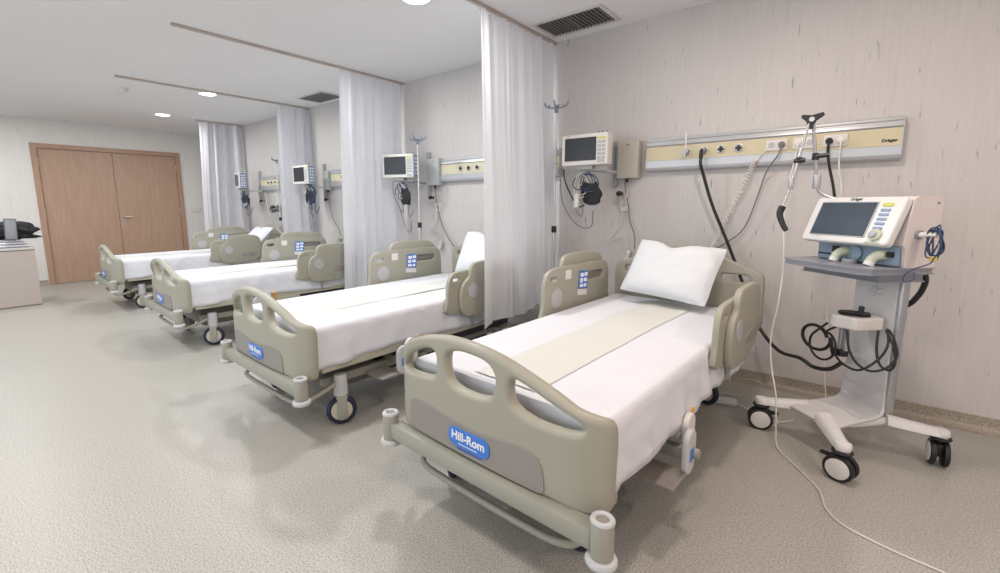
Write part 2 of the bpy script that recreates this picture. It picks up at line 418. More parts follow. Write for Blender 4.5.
def curtain(x, y0, y1, z0, nf, seed, label, amp=.05, edge=None, xb=0.0, pinch=.0):
    rnd = random.Random(seed)
    ph = [rnd.uniform(0, 6.28) for _ in range(8)]
    NU, NV = nf*22, 44; z1 = H-.03
    b = bmesh.new(); rows = []
    for j in range(NV+1):
        v = j/NV; z = z0+(z1-z0)*v; row = []
        for i in range(NU+1):
            u = i/NU
            a = amp*(.75+.35*math.sin(ph[0]+u*7)+.25*math.sin(ph[1]+u*13))*(1-.25*v)
            p = u*nf*2*PI + 1.7*math.sin(ph[2]+u*6)+.5*math.sin(ph[3]+v*2.2+u*3)
            dx = a*(math.sin(p)+.28*math.sin(2.3*p+ph[6]+v*1.5)+.15*math.sin(4.1*p+ph[7]))+.012*math.sin(ph[4]+v*5+u*9)*(1-v)
            dy = a*.35*math.sin(2*p+ph[5])
            yy = y0+(y1-y0)*u + dy*(1 if 0 < i < NU else .3) + pinch*(1-v)*(1-u) + .012*math.sin(v*6+ph[6])*(1-v)
            zz = z + (0.012*math.sin(ph[7]+u*11) if j == 0 else 0)
            row.append(b.verts.new((x+dx+xb*(1-v)*(1-.6*u), yy, zz)))
        rows.append(row)
    for j in range(NV):
        for i in range(NU): b.faces.new((rows[j][i], rows[j][i+1], rows[j+1][i+1], rows[j+1][i]))
    o = obj('curtain', b, M['curtain'], None, True)
    for p in o.data.polygons: p.use_smooth = True
    tag(o, label, 'curtain', 'white cubicle curtains')
    for k in range(nf+1):
        bm = bmesh.new(); yy = y0+(y1-y0)*k/nf
        yy = min(max(yy, y0+.01), y1-.01)
        box(bm, x-.004, x+.004, yy-.006, yy+.006, H-.045, H-.02); obj('glider', bm, M['white_plastic'], o)
    return o
curtain(TR[1], 2.60, 3.56, .415, 5, 3, 'nearest white curtain, hanging full length left of the nearest bed', .030, xb=.19, pinch=-.22)
curtain(TR[2], 2.80, 3.60, .36, 4, 5, 'white curtain behind the second bed, second nearest of the curtains', .035, pinch=-.06)
curtain(TR[3], 3.16, 3.635, .36, 3, 8, 'narrow white curtain behind the third bed, third of the four', .05, pinch=-.06)
curtain(TR[4], 2.96, 3.635, .36, 4, 12, 'white curtain nearest the wooden doors, farthest of the four', .055, pinch=-.08)

# ------------------------------------------------------------------ hospital bed
def bow(x):
    a = abs(x)/.5
    return .032*a*a + .055*max(0, (a-.74)/.26)**2

def wheel_unit(x, y, parent, rot, zt=.31):
    w = bpy.data.objects.new('caster', None); COL.objects.link(w); w.parent = parent; w.location = (x, y, 0); w.rotation_euler = (0, 0, rot)
    bm = bmesh.new(); cyl(bm, (0, 0, (zt+.185)/2), .042, zt-.185, r2=.036, bev=.004); obj('swivel_housing', bm, M['bumper'], w, True)
    bm = bmesh.new()
    box(bm, -.008, .010, -.026, .03, .04, .19, .006, mx=T(.030, .0, 0)); cyl(bm, (.03, 0, .088), .02, .016, 'X')
    box(bm, -.028, .036, -.03, .035, .165, .19, .006)
    obj('fork', bm, M['bed_metal'], w, True)
    bm = bmesh.new(); torus(bm, (0, 0, .088), .071, .017, 'X', 32, 10); tw = obj('tyre', bm, M['navy'], w, True)
    bm = bmesh.new(); cyl(bm, (0, 0, .088), .063, .026, 'X', 32, bev=.003); cyl(bm, (0, 0, .088), .020, .03, 'X', 20); obj('wheel_disc', bm, M['wheel_cream'], w, True)
    return w

def sheet_top(x, y, bump=1.0):
    n = noise.noise(Vector((x*3.2+7, y*2.1, 1.3)))*.006 + noise.noise(Vector((x*9, y*4.0+3, 5)))*.0035
    cr = 0
    for yc in (.62, 1.02, 1.42): cr += -.004*math.exp(-((y-yc)/.012)**2)
    return n*bump+cr*.6

def make_sheet(seed, rough=1.0, ZB=.405, flare=.006):
    b = bmesh.new(); W = .452; Y0, Y1 = .115, 2.01; ZT = .625; R = .020
    prof = []
    side = [(-1, k) for k in range(7)]
    def ring(y, s_off):
        pts = []
        for s in (-1, 1):
            l = []
            for k in range(8):
                t = k/7; z = ZB+(ZT-R-ZB)*t
                wv = (1-t)*(.012*math.sin(y*17+seed+s)+.010*noise.noise(Vector((y*5+seed, s*3, t))))
                zz = z + (1-t)*.012*math.sin(y*5.3+seed*2)
                fold = (1.15-t)*.013*noise.noise(Vector((y*8+seed+t*2.5, t*2.5, s*5)))+.005*noise.noise(Vector((y*22+seed+t*4, t*3, s*5)))
                l.append((s*(W+.004+abs(wv)*.8+fold+flare*(1-t)), y, zz))
            for k in range(1, 5):
                a = PI/2*k/4; l.append((s*(W-R+R*math.cos(a)), y, ZT-R+R*math.sin(a)))
            pts.append(l)
        top = []
        N = 26
        for k in range(1, N):
            x = -(W-R)+2*(W-R)*k/N; top.append((x, y, ZT+sheet_top(x, y+seed, rough)))
        return pts[0]+top+pts[1][::-1]
    NY = 90; rows = []
    for j in range(NY+1):
        rows.append([b.verts.new(p) for p in ring(Y0+(Y1-Y0)*j/NY, 0)])
    for j in range(NY):
        for i in range(len(rows[0])-1): b.faces.new((rows[j][i], rows[j][i+1], rows[j+1][i+1], rows[j+1][i]))
    # foot end drop
    lo = [b.verts.new((v.co.x, Y0-.004, ZB+.02)) for v in rows[0]]
    for i in range(len(lo)-1): b.faces.new((rows[0][i], rows[0][i+1], lo[i+1], lo[i]))
    hi = [b.verts.new((v.co.x, Y1+.004, ZB+.02)) for v in rows[-1]]
    for i in range(len(hi)-1): b.faces.new((rows[-1][i], rows[-1][i+1], hi[i+1], hi[i]))
    return b

def make_draw(seed, x0, x1):
    b = bmesh.new(); rows = []
    NY, NX = 90, 12
    for j in range(NY+1):
        y = .16+(1.86-.16)*j/NY; r = []
        for i in range(NX+1):
            x = x0+(x1-x0)*i/NX+.004*math.sin(y*4)
            r.append(b.verts.new((x, y, .625+sheet_top(x, y+seed)+(.0065 if 0 < i < NX else .003))))
        rows.append(r)
    for j in range(NY):
        for i in range(NX): b.faces.new((rows[j][i], rows[j][i+1], rows[j+1][i+1], rows[j+1][i]))
    return b

def side_rail(parent, s, label_up):
    """head-end side rail; s=-1 left, +1 right"""
    R = bpy.data.objects.new('side_rail', None); COL.objects.link(R); R.parent = parent; R.location = (0, 0, 0)
    X = s*.505 if s < 0 else .478
    YS = -.05 if s > 0 else 0
    R.location = (0, YS, 0 if s > 0 else .03)
    def fit(bm):
        if s > 0:
            for v in bm.verts: v.co.y = 1.15+(v.co.y-1.15)*.82; v.co.z = .49+(v.co.z-.46)*.82
        return bm
    inner = [(1.155, .50), (1.15, .62), (1.16, .75), (1.19, .82), (1.25, .85), (1.40, .858), (1.62, .858), (1.86, .852), (1.95, .83), (1.98, .76), (1.985, .62), (1.97, .50), (1.6, .475)]
    slot = rrect(1.57, 1.90, .735, .79, .027)
    slot2 = rrect(1.215, 1.30, .77, .80, .014) 
    bm = plate(inner, [slot, slot2], .030, .008, 'YZ', smooth=3); bm.transform(Matrix.Translation((X, 0, 0)))
    obj('inner_panel', fit(bm), M['bed'], R, True)
    outer = [(1.34, .46), (1.285, .52), (1.27, .62), (1.285, .71), (1.325, .765), (1.38, .80), (1.40, .87), (1.45, .918), (1.60, .928), (1.78, .922), (1.89, .90), (1.94, .85), (1.955, .74), (1.945, .60), (1.88, .49), (1.76, .45), (1.5, .44)]
    bm = plate(outer, [], .034, .012, 'YZ', smooth=3); bm.transform(Matrix.Translation((X+s*.031, 0, 0)))
    obj('outer_panel', fit(bm), M['bed'], R, True)
    # recessed dark grip on the outer face
    bm = plate(rrect(1.62, 1.84, .55, .62, .03), [], .006, .002, 'YZ', smooth=1); bm.transform(Matrix.Translation((X+s*.049, 0, 0)))
    obj('grip_recess', fit(bm), M['bed_panel'], R, True)
    bm = bmesh.new(); cyl(bm, (X+s*.0495, 1.42, .68), .065, .005, 'X', 32); obj('speaker_pad', fit(bm), M['pad'], R, True)
    bm = bmesh.new(); cyl(bm, (X-s*.016, 1.29, .665), .062, .004, 'X', 32); obj('speaker_pad', fit(bm), M['pad'], R, True)
    # dark slot backing where the grip goes through
    bm = plate(rrect(1.575, 1.895, .74, .785, .022), [], .004, .001, 'YZ', smooth=1); bm.transform(Matrix.Translation((X+s*.010, 0, 0)))
    obj('slot_recess', fit(bm), M['bed_panel'], R, True)
    if label_up:
        bm = bmesh.new(); box(bm, -.002, .002, -.055, .055, -.06, .06, .001, mx=T(X-s*.019, 1.61, .745, rx=-.1)); st = obj('instruction_sticker', fit(bm), M['blue'], R)
        bm = bmesh.new()
        for a, b_, c, d in ((-.045, -.005, .02, .045), (.005, .045, .025, .05), (-.045, -.012, -.02, .01), (.0, .045, -.012, .012), (-.045, .0, -.05, -.03), (.01, .04, -.048, -.026)):
            box(bm, -.0026, .0026, a, b_, c, d, mx=T(X-s*.019, 1.61, .745, rx=-.1))
        obj('sticker_print', fit(bm), M['white_ink'], st)
        bm = bmesh.new(); box(bm, -.0015, .0015, -.035, .035, -.03, .03, .001, mx=T(X-s*.017, 1.42, .80)); obj('paper_label', fit(bm), M['white_plastic'], R)
        bm = bmesh.new(); box(bm, -.0015, .0015, -.06, .06, -.02, .02, .001, mx=T(X-s*.017, 1.60, .66, rx=-.1)); obj('paper_label', fit(bm), M['white_plastic'], R)
    # linkage arms
    for y in (1.42, 1.80):
        bm = bmesh.new(); tube(bm, [(s*.33, y, .36), (s*.44, y, .385), (X, y-.01, .42), (X+s*.01, y-.02, .50)], .014, smooth=3)
        obj('linkage_arm', bm, M['bed_metal'], R, True)

def make_bed(label, seed):
    bed = thing('hospital_bed', label, 'bed', group='hospital beds in a row')
    P = bed
    # footboard
    outer = [(-.525, .38), (-.53, .50), (-.525, .62), (-.495, .668), (-.44, .70), (-.36, .742), (-.27, .775), (-.14, .797), (.0, .795), (.12, .775), (.23, .74), (.32, .705), (.39, .672), (.445, .655), (.478, .642), (.49, .60), (.49, .50), (.487, .375), (.475, .348), (.43, .340), (.30, .352), (.12, .356), (-.12, .356), (-.30, .352), (-.46, .350), (-.515, .357)]
    hL = [(-.44, .612), (-.40, .66), (-.32, .706), (-.25, .728), (-.212, .72), (-.205, .68), (-.212, .63), (-.26, .612), (-.37, .600), (-.425, .600)]
    hM = [(-.135, .735), (-.08, .754), (0, .754), (.06, .742), (.092, .705), (.088, .65), (.06, .620), (0, .610), (-.07, .612), (-.125, .628), (-.145, .665), (-.147, .705)]
    hR = [(.165, .712), (.21, .708), (.29, .678), (.37, .648), (.41, .630), (.415, .610), (.385, .597), (.32, .592), (.24, .598), (.175, .622), (.155, .665)]
    bm = plate(outer, [hL, hM, hR], .052, .019, 'XZ', bow, 40, 4, 4); bm.transform(Matrix.Translation((-.006, .038, 0)))
    fb = obj('footboard', bm, M['bed'], P, True)
    pan = [(-.385, .375), (-.39, .45), (-.375, .488), (-.33, .502), (-.27, .503), (-.19, .495), (-.09, .485), (.0, .482), (.10, .49), (.18, .497), (.245, .488), (.275, .455), (.285, .40), (.278, .366), (.20, .364), (0, .368), (-.25, .368), (-.365, .366)]
    bm = plate(pan, [], .006, .002, 'XZ', bow, 24, 4, 2); bm.transform(Matrix.Translation((.006, .011, 0)))
    obj('inset_panel', bm, M['bed_panel'], fb, True)
    bm = plate(rrect(-.130, .075, .395, .468, .032), [], .006, .002, 'XZ', bow, 24, 1, 2); bm.transform(Matrix.Translation((0, .0060, 0)))
    lg = obj('maker_badge', bm, M['blue'], fb, True)
    bm = text_bm('Hill-Rom', .046, .0011, mx=T(-.0275, .0018, .438))
    for v in bm.verts: v.co.y += bow(v.co.x)
    obj('badge_lettering', bm, M['white_ink'], lg)
    bm = bmesh.new(); box(bm, -.075, .02, .0018, .0026, .409, .4115)
    obj('badge_underline', bm, M['white_ink'], lg)
    bm = bmesh.new()
    for k in range(9): box(bm, -.085+k*.014, -.085+k*.014+.010, .0060, .0072, .385, .390)
    obj('badge_small_print', bm, M['blue_ink'], lg)
    # bumper beam and corner bumpers
    bm = bmesh.new(); box(bm, -.475, .475, -.012, .05, .285, .355, .012); 
    obj('bumper_beam', bm, M['bed_metal'], P, True)
    for s in (-1, 1):
        bm = bmesh.new(); cyl(bm, (s*.5, .012, .328), .034, .118, seg=32, bev=.004); c = obj('corner_post', bm, M['bed_metal'], P, True)
        bm = bmesh.new(); torus(bm, (s*.5, .012, .388), .027, .009); obj('socket_ring', bm, M['bumper'], c, True)
        bm = bmesh.new(); cyl(bm, (s*.5, .012, .3885), .020, .004, seg=6); obj('socket_hole', bm, M['bed_panel'], c)
        bm = bmesh.new(); cyl(bm, (s*.5, .012, .262), .047, .026, seg=32, bev=.011); obj('roller_bumper', bm, M['bumper'], c, True)
    # pedal bar between the front casters
    bm = bmesh.new(); tube(bm, [(-.40, .30, .27), (-.40, .22, .24), (-.385, .11, .205), (-.34, .06, .197), (-.2, .045, .195), (.2, .045, .195), (.34, .06, .197), (.385, .11, .205), (.40, .22, .24), (.40, .30, .27)], .013, 10, 5)
    obj('pedal_bar', bm, M['bed_metal'], P, True)
    # deck side strips with a raised hump
    for s in (-1, 1):
        prof = [(.16, .365), (.16, .405), (.30, .408), (.42, .415), (.48, .44), (.54, .448), (.62, .445), (.70, .42), (.78, .408), (.95, .408), (1.05, .41), (1.15, .44), (1.25, .447), (1.42, .445), (1.52, .41), (2.04, .405), (2.04, .365)]
        bm = bmesh.new(); prism(bm, prof, s*.448-.012, s*.448+.012, 'X'); obj('deck_edge', bm, M['bed_light'], P, False)
        bm = bmesh.new(); box(bm, s*.450-.013, s*.450+.013, .72, 1.12, .335, .372, .006); obj('side_handle', bm, M['bed_light'], P, True)
    bm = bmesh.new(); box(bm, -.44, .44, .12, 2.05, .37, .40, .004); obj('deck', bm, M['bed_metal'], P)
    bm = bmesh.new(); box(bm, -.44, .44, .125, 2.0, .40, .60, .03, 3); obj('mattress', bm, M['mattress'], P, True)
    sh = obj('fitted_sheet', make_sheet(seed, 1.0, .392, .012), M['sheet'], P, True)
    sm = sh.modifiers.new('solid', 'SOLIDIFY'); sm.thickness = .003; sm.offset = -1
    obj('draw_sheet', make_draw(seed, -.14, .15), M['draw'], P, True)
    # headboard
    ho = [(-.47, .50), (-.48, .65), (-.48, .80), (-.465, .85), (-.42, .872), (-.33, .905), (-.20, .96), (-.08, .988), (.08, .988), (.20, .96), (.33, .905), (.42, .872), (.465, .85), (.48, .80), (.48, .65), (.47, .50), (.30, .47), (-.30, .47)]
    bm = plate(ho, [rrect(-.40, -.24, .79, .835, .02), rrect(.24, .40, .79, .835, .02)], .04, .014, 'XZ', None, 0, 3, 3)
    bm.transform(Matrix.Translation((0, 2.085, 0))); obj('headboard', bm, M['bed'], P, True)
    # under structure
    bm = bmesh.new()
    for s in (-1, 1): box(bm, s*.33-.025, s*.33+.025, .22, 1.95, .235, .285, .006)
    for y in (.30, .95, 1.80, 1.93): box(bm, -.40, .40 if y < 1.9 else .27, y-.03, y+.03, .225, .275, .006)
    obj('base_frame', bm, M['bed_metal'], P, True)
    bm = bmesh.new(); box(bm, -.27, .27, .42, 1.78, .17, .27, .02, 3); obj('motor_cover', bm, M['dark'], P, True)
    bm = bmesh.new(); box(bm, -.40, .40, 1.15, 1.9, .29, .345, .01); obj('head_section_cover', bm, M['dark'], P, True)
    bm = bmesh.new(); box(bm, -.30, .30, .24, .62, .17, .335, .03, 3); obj('drive_housing', bm, M['drive'], P, True)
    for y in (.5, 1.6):
        bm = bmesh.new(); box(bm, -.09, .09, y-.06, y+.06, .25, .375, .012); obj('lift_column', bm, M['bed_metal'], P, True)
    for (x, y, a) in ((-.40, .30, .5), (.40, .30, -.45), (-.40, 1.80, .1), (.24, 1.93, 1.15)):
        wheel_unit(x, y, P, a)
    # side control pedal with rounded discs and orange knob
    for s in (-1, 1):
        C_ = bpy.data.objects.new('side_pedal', None); COL.objects.link(C_); C_.parent = P
        bm = plate(rrect(.71, .81, .27, .44, .049, 9), [], .024, .007, 'YZ', smooth=1); bm.transform(Matrix.Translation((s*.492, 0, 0))); obj('pedal_cover', bm, M['white_plastic'], C_, True)
        bm = plate(rrect(.62, .72, .235, .415, .049, 9), [], .024, .007, 'YZ', smooth=1); bm.transform(Matrix.Translation((s*.525, 0, 0))); obj('pedal_cover', bm, M['bumper'], C_, True)
        bm = bmesh.new(); cyl(bm, (s*.52, .70, .31), .02, .07, 'X'); box(bm, *sorted((s*.30, s*.53)), .68, .72, .27, .32, .006); obj('pedal_axle', bm, M['bed_metal'], C_, True)
        bm = bmesh.new(); box(bm, *sorted((s*.28, s*.53)), .50, .66, .235, .249, .005); obj('foot_plate', bm, M['bed_panel'], C_)
        bm = bmesh.new(); cyl(bm, (s*.462, .86, .385), .010, .06, bev=.003); cyl(bm, (s*.462, .86, .415), .018, .025, bev=.006); obj('release_knob', bm, M['orange'], C_, True)
        bm = bmesh.new(); box(bm, *sorted((s*.537, s*.539)), .65, .69, .29, .34); obj('pedal_sticker', bm, M['blue'], C_)
    side_rail(P, -1, True); side_rail(P, 1, False)
    return bed

def pose(o, x, y, r): o.location = (x, y, 0); o.rotation_euler = (0, 0, r); return o
bed1 = pose(make_bed('nearest hospital bed, its blue-badged cream footboard large in the foreground', 1.0), -.978, 1.133, -.050)
_b = make_sheet(2.0); SHEET2 = bpy.data.meshes.new('fitted_sheet'); bmesh.ops.recalc_face_normals(_b, faces=_b.faces); _b.to_mesh(SHEET2); _b.free(); SHEET2.materials.append(M['sheet'])
for _p in SHEET2.polygons: _p.use_smooth = True
def clone(label, x, y, r):
    c = copy_tree(bed1)
    for ch in c.children:
        if ch.name.startswith('fitted_sheet'): ch.data = SHEET2
        if ch.name.startswith('side_rail'): ch.location.y += .13 if ch.location.y == 0 else .28
        if ch.name.startswith('headboard'): ch.location.y += .05; c['label'] = label; return pose(c, x, y, r)
bed2 = clone('second hospital bed from the front, between the two nearest white curtains', -2.643, 1.123, -.030)
bed3 = clone('third hospital bed from the front, without a pillow in view', -4.906, 1.261, -.045)
bed4 = clone('farthest hospital bed, standing nearest the wooden double doors', -7.30, 1.307, -.045)

for ch in bed1.children:
    if ch.name.startswith('deck_edge') or ch.name.startswith('side_handle'): ch.scale.x = .93
    if ch.name.startswith('caster') and ch.location.x > 0 and ch.location.y < 1: ch.location.x = .30

def bedpt(b, x, y, z):
    c, s = math.cos(b.rotation_euler.z), math.sin(b.rotation_euler.z)
    return Vector((b.location.x+c*x-s*y, b.location.y+s*x+c*y, z))

# ------------------------------------------------------------------ pillows
def make_pillow(seed, w=.60, h=.42, th=.15):
    b = bmesh.new(); N = 26; grid = {}
    for sgn in (1, -1):
        for i in range(N+1):
            for j in range(N+1):
                u, v = -1+2*i/N, -1+2*j/N
                if sgn < 0 and (i in (0, N) or j in (0, N)): grid[(sgn, i, j)] = grid[(1, i, j)]; continue
                pin = 1-.13*(1-v*v)*0
                x = u*w/2*(1-.055*(1-abs(v)**2.2)*abs(u)**2-.05*abs(u*v)**5); y = v*h/2*(1-.06*(1-abs(u)**2.2)*abs(v)**2-.05*abs(u*v)**5)
                t = th/2*((1-abs(u)**2.6)*(1-abs(v)**2.6))**.55
                t *= 1-.18*math.exp(-((u+.05)**2)/.10)*max(0, v)     # slump in the upper middle
                nz_ = .010*noise.noise(Vector((u*2.4+seed, v*2.4, sgn)))+.006*noise.noise(Vector((u*6+seed, v*5, sgn*2)))
                e = (1-abs(u)**6)*(1-abs(v)**6)
                y -= .045*math.exp(-((u+.12)**2)/.06)*max(0, v)**3
                grid[(sgn, i, j)] = b.verts.new((x, y, sgn*t+nz_*e*sgn))
    for sgn in (1, -1):
        for i in range(N):
            for j in range(N):
                f = [grid[(sgn, i, j)], grid[(sgn, i+1, j)], grid[(sgn, i+1, j+1)], grid[(sgn, i, j+1)]]
                if sgn < 0: f.reverse()
                b.faces.new(f)
    return b
def pillow(b, lx, ly, lz, tilt, label, seed, rz=0, w=.6, h=.42, roll=0):
    o = obj('pillow', make_pillow(seed, w, h), M['pillow'], None, True)
    for p in o.data.polygons: p.use_smooth = True
    o.location = bedpt(b, lx, ly, lz); o.rotation_euler = (Matrix.Rotation(b.rotation_euler.z+rz, 4, 'Z') @ Matrix.Rotation(tilt, 4, 'X') @ Matrix.Rotation(roll, 4, 'Z')).to_euler()
    return tag(o, label, 'pillow', 'white pillows propped on beds')
pillow(bed1, -.005, 1.865, .855, math.radians(54), 'white pillow leaning on the headboard of the nearest bed', 1.0, rz=-.05, roll=-.07, w=.58)
pillow(bed2, .125, 1.93, .87, math.radians(60), 'white pillow on the second bed, partly behind the near curtain', 4.0, roll=.05)
pillow(bed4, .12, 1.86, .80, math.radians(45), 'white pillow heaped at the head of the farthest bed', 8.0, h=.44)

# ------------------------------------------------------------------ wall supply rails
def supply_unit(x0, x1, label, sockets, logo=True, cream='rail_cream'):
    t = thing('supply_rail', label, 'supply rail', (x0, D, 1.52), group='bedhead supply rails')
    L = x1-x0
    bm = bmesh.new()
    prof = [(0, 0), (-.035, .002), (-.055, .012), (-.062, .03), (-.062, .078), (-.052, .08), (-.052, .185), (-.062, .187), (-.058, .205), (-.050, .208), (-.046, .238), (-.030, .246), (0, .246)]
    prism(bm, prof, 0, L, 'X'); obj('rail_body', bm, M['rail_grey'], t)
    bm = bmesh.new(); box(bm, .002, L-.002, -.0545, -.051, .082, .183); obj('colour_strip', bm, M[cream], t)
    bm = bmesh.new(); box(bm, .0, L, -.0635, -.056, .188, .1915); box(bm, 0, L, -.052, -.045, .222, .226); obj('shadow_gap', bm, M['bed_panel'], t)
    for s in (0, 1):
        bm = bmesh.new(); prism(bm, [(a*1.03, z) for a, z in prof], s*L-.004, s*L+.004, 'X'); obj('end_cap', bm, M['rail_grey'], t)
    for kind, x in sockets:
        x = x-x0; z = .132
        if kind == 'gas':
            bm = bmesh.new(); cyl(bm, (x, -.058, z), .029, .012, 'Y', 28, bev=.002); g = obj('gas_outlet', bm, M['white_plastic'], t, True)
            bm = bmesh.new(); torus(bm, (x, -.065, z), .022, .003, 'Y'); obj('outlet_ring', bm, M['chrome'], g, True)
            bm = bmesh.new()
            for a in range(2): box(bm, -.018, .018, -.004, .004, -.007, .007, .002, mx=T(x, -.068, z, ry=a*PI/2))
            cyl(bm, (x, -.07, z), .010, .012, 'Y'); obj('outlet_core', bm, M['black'], g)
        elif kind == 'plate':
            bm = plate(rrect(x-.058, x+.058, z-.034, z+.036, .006), [], .010, .002, 'XZ', smooth=1); bm.transform(Matrix.Translation((0, -.059, 0)))
            g = obj('socket_plate', bm, M['white_plastic'], t, True)
            for s in (-1, 1):
                bm = bmesh.new(); torus(bm, (x+s*.029, -.064, z), .020, .0022, 'Y'); obj('socket_rim', bm, M['white_plastic'], g, True)
                bm = bmesh.new(); cyl(bm, (x+s*.029, -.0635, z), .018, .002, 'Y'); cyl(bm, (x+s*.029, -.065, z), .0, .001, 'Y'); obj('socket_face', bm, M['pad'], g, True)
    if logo:
        bm = text_bm('Dräger', .024, .0008, mx=T(L-.052, -.0555, .112)); obj('maker_lettering', bm, M['black'], t)
    return t
sock1 = [('gas', -1.0), ('gas', -.885), ('gas', -.775), ('gas', -.665), ('plate', -.447), ('plate', -.30), ('plate', -.145)]
supply_unit(-1.292, .156, 'grey and cream supply rail on the wall above the ventilator', sock1)
def far_unit(x0, label, n=4):
    s = [('gas', x0+.29), ('gas', x0+.40), ('gas', x0+.515), ('gas', x0+.625), ('plate', x0+.845), ('plate', x0+.99), ('plate', x0+1.145)]
    supply_unit(x0, x0+1.45, label, s[:], True, 'rail_cream_far')
far_unit(-3.51, 'grey and cream supply rail above the second bed, crossed by the near curtain')
far_unit(-5.645, 'cream supply rail above the third bed, left of the second curtain')
far_unit(-7.735, 'cream supply rail above the farthest bed, behind the third curtain')

def plug(par, x, z, m, y=D-.075):
    t = bpy.data.objects.new('plug', None); COL.objects.link(t); t.location = (x, y, z); t.parent = par
    bm = bmesh.new(); cyl(bm, (0, .0, 0), .019, .030, 'Y', 24, r2=.019, bev=.003); obj('plug_body', bm, m, t, True)
    bm = bmesh.new(); tube(bm, [(0, -.012, 0), (0, -.022, -.008), (0, -.02, -.03)], .006, smooth=3); obj('strain_relief', bm, m, t, True)
Z0 = 1.652
def cable(name, pts, r, m, label, cat='cable', group=None, smooth=7, seg=8):
    bm = bmesh.new(); tube(bm, pts, r, seg, smooth)
    o = obj(name, bm, m, None, True); tag(o, label, cat, group); return o
# gas probes plugged in
t = thing('gas_flow_fitting', 'chrome fitting with a thin white upright tube on the leftmost gas outlet', 'gas fitting', (-1.0, D-.08, Z0))
bm = bmesh.new(); cyl(bm, (0, -.012, 0), .020, .04, 'Y', bev=.003); cyl(bm, (0, -.03, -.012), .010, .05); obj('fitting_body', bm, M['chrome'], t, True)
bm = bmesh.new(); tube(bm, [(0, -.02, .01), (0, -.02, .06), (0, -.018, .14)], .006, smooth=2); obj('upright_tube', bm, M['white_plastic'], t, True)

GH = cable('gas_hose', [(-.885, 3.517, 1.59), (-.882, 3.51, 1.55), (-.864, 3.53, 1.477), (-.80, 3.56, 1.267), (-.68, 3.57, .988), (-.552, 3.56, .682), (-.45, 3.50, .46), (-.31, 3.35, .351), (-.181, 3.15, .381), (-.11, 2.96, .40), (-.04, 2.90, .42), (.01, 2.89, .47)], .0108, M['black'],
      'thick black hose running from the gas outlet down to the ventilator', 'hose')
t = bpy.data.objects.new('hose_probe', None); COL.objects.link(t); t.location = (-.885, D-.08, Z0); t.parent = GH
bm = bmesh.new(); cyl(bm, (0, -.015, 0), .017, .05, 'Y', bev=.003); obj('probe_collar', bm, M['chrome'], t, True)
bm = bmesh.new(); tube(bm, [(0, -.03, 0), (0, -.045, -.015), (0, -.045, -.06)], .014, smooth=4); obj('probe_elbow', bm, M['black'], t, True)
# coiled white hose
def coil_pts(path, R, turns, n=10):
    P = catmull(path, 12); tot = len(P)-1; out = []
    for k in range(int(turns*n)+1):
        f = k/(turns*n)*tot; i = min(int(f), tot-1); p = P[i].lerp(P[i+1], f-i); t_ = (P[i+1]-P[i]).normalized()
        s_ = t_.cross(Vector((0, 1, 0))).normalized(); u_ = s_.cross(t_)
        a = 2*PI*k/n; out.append(p+(s_*math.cos(a)+u_*math.sin(a))*R)
    return out
cable('coiled_hose', [Vector((-.49, D-.085, 1.63)), Vector((-.53, D-.075, 1.59))]+coil_pts([(-.56, 3.56, 1.562), (-.591, 3.57, 1.466), (-.655, 3.585, 1.30), (-.73, 3.59, 1.105), (-.79, 3.59, .95)], .014, 30), .0035, M['cord_white'],
      'white spiral coiled cord hanging from the rail towards the nearest pillow', smooth=1)
PC = cable('power_cable', [(-.418, 3.54, 1.62), (-.43, 3.53, 1.58), (-.49, 3.57, 1.481), (-.532, 3.585, 1.313), (-.597, 3.60, 1.108), (-.70, 3.59, 1.0), (-.80, 3.54, .93)], .0045, M['cord_grey'],
      'thin dark grey cord drooping from the rail to behind the nearest pillow')
plug(PC, -0.418, Z0, M['cord_grey'])
PC = cable('power_cable', [(-.329, 3.54, 1.62), (-.33, 3.50, 1.58), (-.338, 3.40, 1.418), (-.331, 3.20, 1.209), (-.29, 3.0, .965), (-.286, 2.90, .756), (-.30, 2.84, .568), (-.28, 2.78, .42), (-.24, 2.72, .27), (-.225, 2.70, .10), (-.205, 2.68, .012), (-.10, 2.53, .005), (-.02, 2.40, .005), (.01, 2.27, .005), (.06, 2.19, .005), (.14, 2.15, .005), (.24, 2.12, .005), (.36, 2.10, .005), (.60, 2.04, .005)], .0040, M['cord_white'],
      'long thin white cord falling past the ventilator and trailing across the floor')
plug(PC, -0.329, Z0, M['white_plastic'])
PC = cable('power_cable', [(-.174, 3.54, 1.62), (-.172, 3.52, 1.58), (-.158, 3.48, 1.502), (-.125, 3.38, 1.381), (-.10, 3.25, 1.27), (-.09, 3.2, 1.22)], .0075, M['black'],
      'black power cord dropping from the rail behind the ventilator screen')
plug(PC, -0.174, Z0, M['black'])
PC = cable('power_cable', [(-.116, 3.54, 1.62), (-.116, 3.52, 1.58), (-.108, 3.48, 1.47), (-.08, 3.35, 1.30), (-.10, 3.40, .90), (-.10, 3.45, .69), (-.075, 3.45, .47), (-.07, 3.42, .26), (-.03, 3.32, .03)], .004, M['cord_white'],
      'thin white cord from the rail running behind the ventilator down to its base')
plug(PC, -0.116, Z0, M['white_plastic'])

# ------------------------------------------------------------------ ventilator
VO = (.07, 2.96, 0); VA = -math.radians(42)
V = thing('ventilator', 'white medical ventilator on a wheeled stand with a dark screen and grey tray', 'ventilator', VO, VA)
